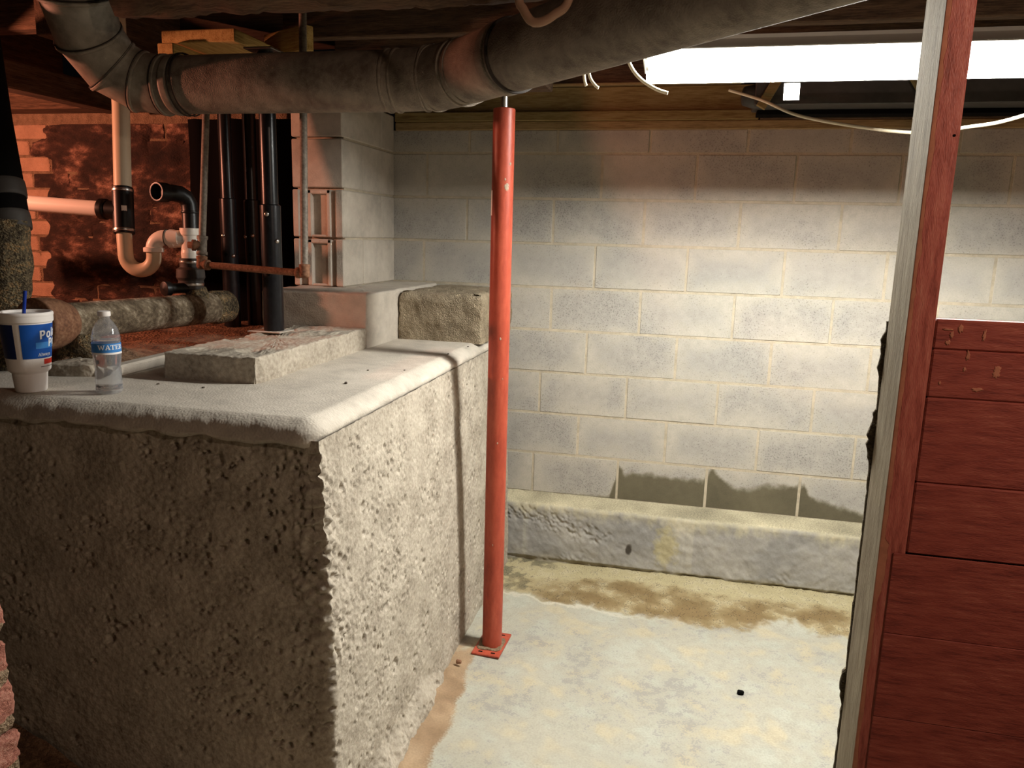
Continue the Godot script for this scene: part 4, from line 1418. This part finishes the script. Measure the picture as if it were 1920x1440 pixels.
func oddments() -> void:
	# dirt bank against the front of the pedestal
	var pts := []
	for i in 70:
		var row := []
		for j in 14:
			var x := -3.4 + 0.036 * i
			var z := 1.992 + 0.03 * j
			var h := clampf((-1.03 - x) * 0.445, 0.0, 0.55) * clampf(1.0 - (z - 1.985) / 1.1, 0.0, 1.0)
			h += fn.get_noise_2d(x * 6.0, z * 6.0) * 0.02 + fn.get_noise_2d(x * 30.0, z * 30.0) * 0.004
			row.append(Vector3(x, h + 0.002 - 0.03 * smoothstep(-1.2, -0.92, x) - 0.03 * smoothstep(2.5, 2.8, z), z))
		pts.append(row)
	var b := mb()
	grid(b, pts, true)
	var o := one("dirt_bank", b, M.dirt, "brown dirt banked against the front of the pedestal", "dirt")
	o.set_meta("kind", "stuff")
	# earth on the pedestal towards the brick wall
	var e := mb()
	var ep := []
	for i in 90:
		var row := []
		for j in 60:
			var x := -3.6 + 0.0262 * i
			var z := 0.325 + 0.0245 * j
			var h := 0.012 + fn.get_noise_2d(x * 7.0, z * 7.0) * 0.01 + fn.get_noise_2d(x * 40.0, z * 40.0) * 0.004
			h -= 0.03 * smoothstep(1.45, 1.72, z + fn.get_noise_2d(x * 5.0, 1.0) * 0.1) + 0.05 * smoothstep(-1.42, -1.28, x)
			h += 0.075 * exp(-pow((x + 1.60) / 0.10, 2.0) - pow((z - 1.50) / 0.12, 2.0))
			row.append(Vector3(x, TOP + maxf(h, -0.003), z))
		ep.append(row)
	grid(e, ep, true)
	var eo := one("loose_earth", e, M.dirt, "loose earth and rubble on the pedestal under the iron pipe", "dirt")
	eo.set_meta("kind", "stuff")
	var ch := mb()
	lump(ch, -0.075, 0.055, -0.07, 0.05, 0.0, 0.038, 0.012, 0.008, 0.012, 0.004, 0.006)
	var co := one("concrete_chunk", ch, M.concrete, "broken concrete chunk between the cup and the bottle", "rubble")
	co.position = Vector3(-1.50, TOP, 1.635)
	co.rotation.y = 0.25
	var ru := mb()
	lump(ru, -0.07, 0.07, -0.06, 0.06, 0.0, 0.07, 0.05, 0.045, 0.012, 0.012, 0.012)
	var ro := one("mortar_heap", ru, M.crusty, "heap of crumbled mortar below the iron pipe", "rubble")
	ro.position = Vector3(-1.565, TOP + 0.035, 1.555)
	var k := mb()
	cbox(k, Vector3(-0.022, 0.0, -0.21), Vector3(0.022, 0.034, 0.21), 0.006)
	var ko := one("grey_curb", k, M.skim, "grey concrete strip lying behind the bottle", "concrete strip")
	ko.position = Vector3(-1.392, TOP, 1.44)
	ko.rotation.y = 0.05
	# cables
	var c1 := mb()
	tube(c1, curve([Vector3(0.30, 2.075, 0.375), Vector3(0.42, 2.035, 0.39), Vector3(0.55, 1.968, 0.46), Vector3(0.74, 1.905, 0.62), Vector3(0.885, 1.878, 0.70), Vector3(1.0, 1.882, 0.78), Vector3(1.16, 1.915, 0.86), Vector3(1.6, 2.1, 1.0)]), 0.0055, 10)
	one("electric_cable", c1, M.cable, "long white cable sagging between the joists behind the stud", "cable")
	var c2 := mb()
	tube(c2, curve([Vector3(-0.02, 2.06, 1.22), Vector3(0.0, 2.0, 1.21), Vector3(0.03, 1.962, 1.20), Vector3(0.075, 1.933, 1.20), Vector3(0.110, 1.921, 1.20)], 0.01), 0.005, 10)
	var cut := one("cut_cable", c2, M.cable, "cut white cable end dangling at the end of the shop light", "cable", "cut cable ends")
	var c3 := mb()
	tube(c3, curve([Vector3(-0.12, 2.02, 1.2), Vector3(-0.112, 1.97, 1.2), Vector3(-0.094, 1.944, 1.2), Vector3(-0.085, 1.938, 1.2)], 0.01), 0.0045, 10)
	tube(c3, curve([Vector3(-0.135, 2.02, 1.19), Vector3(-0.128, 1.965, 1.19), Vector3(-0.122, 1.946, 1.19)], 0.01), 0.0045, 10)
	one("cut_cable", c3, M.cable, "short cut white cable stubs just below the duct", "cable", "cut cable ends")
	var c4 := mb()
	tube(c4, curve([Vector3(-0.200, 2.2, 1.83), Vector3(-0.189, 2.022, 1.80), Vector3(-0.178, 1.99, 1.80), Vector3(-0.153, 1.961, 1.80), Vector3(-0.112, 1.974, 1.80), Vector3(-0.077, 2.018, 1.80), Vector3(-0.06, 2.2, 1.83)], 0.01), 0.0095, 14)
	one("flexible_tube", c4, M.old_cable, "brown flexible tube looping down over the duct", "tube")
	# sheet metal pan between the joists
	var sm := thing("metal_pan", "dark grey sheet metal pan between the joists behind the shop light", "duct")
	part(sm, "pan", box(Vector3(0.40, 2.03, 0.13), Vector3(2.6, 2.115, 0.31), 0.004), M.sheet_metal)
	part(sm, "lip", box(Vector3(0.42, 2.012, 0.12), Vector3(2.6, 2.030, 0.20), 0.002), M.black_dull)
	part(sm, "scoop", lathe_at([[0.0, 0.05], [0.035, 0.04], [0.045, 0.0], [0.045, -0.02]], Vector3(0.40, 2.07, 0.26), Vector3(-1, 0, 0.3), 18), M.sheet_metal)
	for g in [[0.45, 0.5], [0.98, -0.6]]:
		var xf := Transform3D(Basis(Vector3.FORWARD, g[1]), Vector3(g[0], 2.07, 0.335))
		part(sm, "brace", box(Vector3(-0.018, -0.06, -0.012), Vector3(0.018, 0.06, 0.012), 0.002, xf), M.rim_wood)
	# pebbles
	for g in [[0.469, 0.006, 1.004, 0.011, "dark round pebble on the pale floor"], [-0.505, 0.022, 1.10, 0.010, "small brown chip in the dirt beside the pedestal"]]:
		var p := mb()
		lump(p, -g[3], g[3], -g[3] * 0.8, g[3] * 0.8, 0.0, g[3] * 1.2, g[3] * 0.7, g[3] * 0.6, 0.006, 0.002)
		var po := one("pebble", p, M.black_dull if g[0] > 0.0 else M.rusty, g[4], "pebble", "pebbles")
		po.position = Vector3(g[0], g[1] - 0.004, g[2])
	for g in [[-0.731, 1.511, 0.0065, "largest dark crumb on the smooth pedestal top"], [-0.760, 1.289, 0.0035, "tiny dark crumb on the pedestal top, beside the long pad"], [-0.630, 0.870, 0.004, "dark crumb on the pedestal top, behind the shadow of the red post"], [-0.556 - 0.06, 0.66, 0.0035, "tiny crumb at the foot of the rough concrete ledge"], [-0.655, 1.245, 0.003, "tiny crumb nearest the right edge of the pedestal top"], [-1.20, 1.70, 0.004, "small dark chip before the left corner of the long pad"], [-1.06, 1.70, 0.004, "small dark chip before the front of the long pad"]]:
		var p := mb()
		var q: float = g[2]
		lump(p, -q, q, -q * 0.6, q * 0.6, 0.0, q * 0.7, q * 0.5, q * 0.4, 0.006, 0.001)
		var po := one("grit", p, M.grit, g[3], "grit", "grit on the pedestal top")
		po.position = Vector3(g[0], TOP + 0.0005, g[1])
		po.rotation.y = q * 300.0
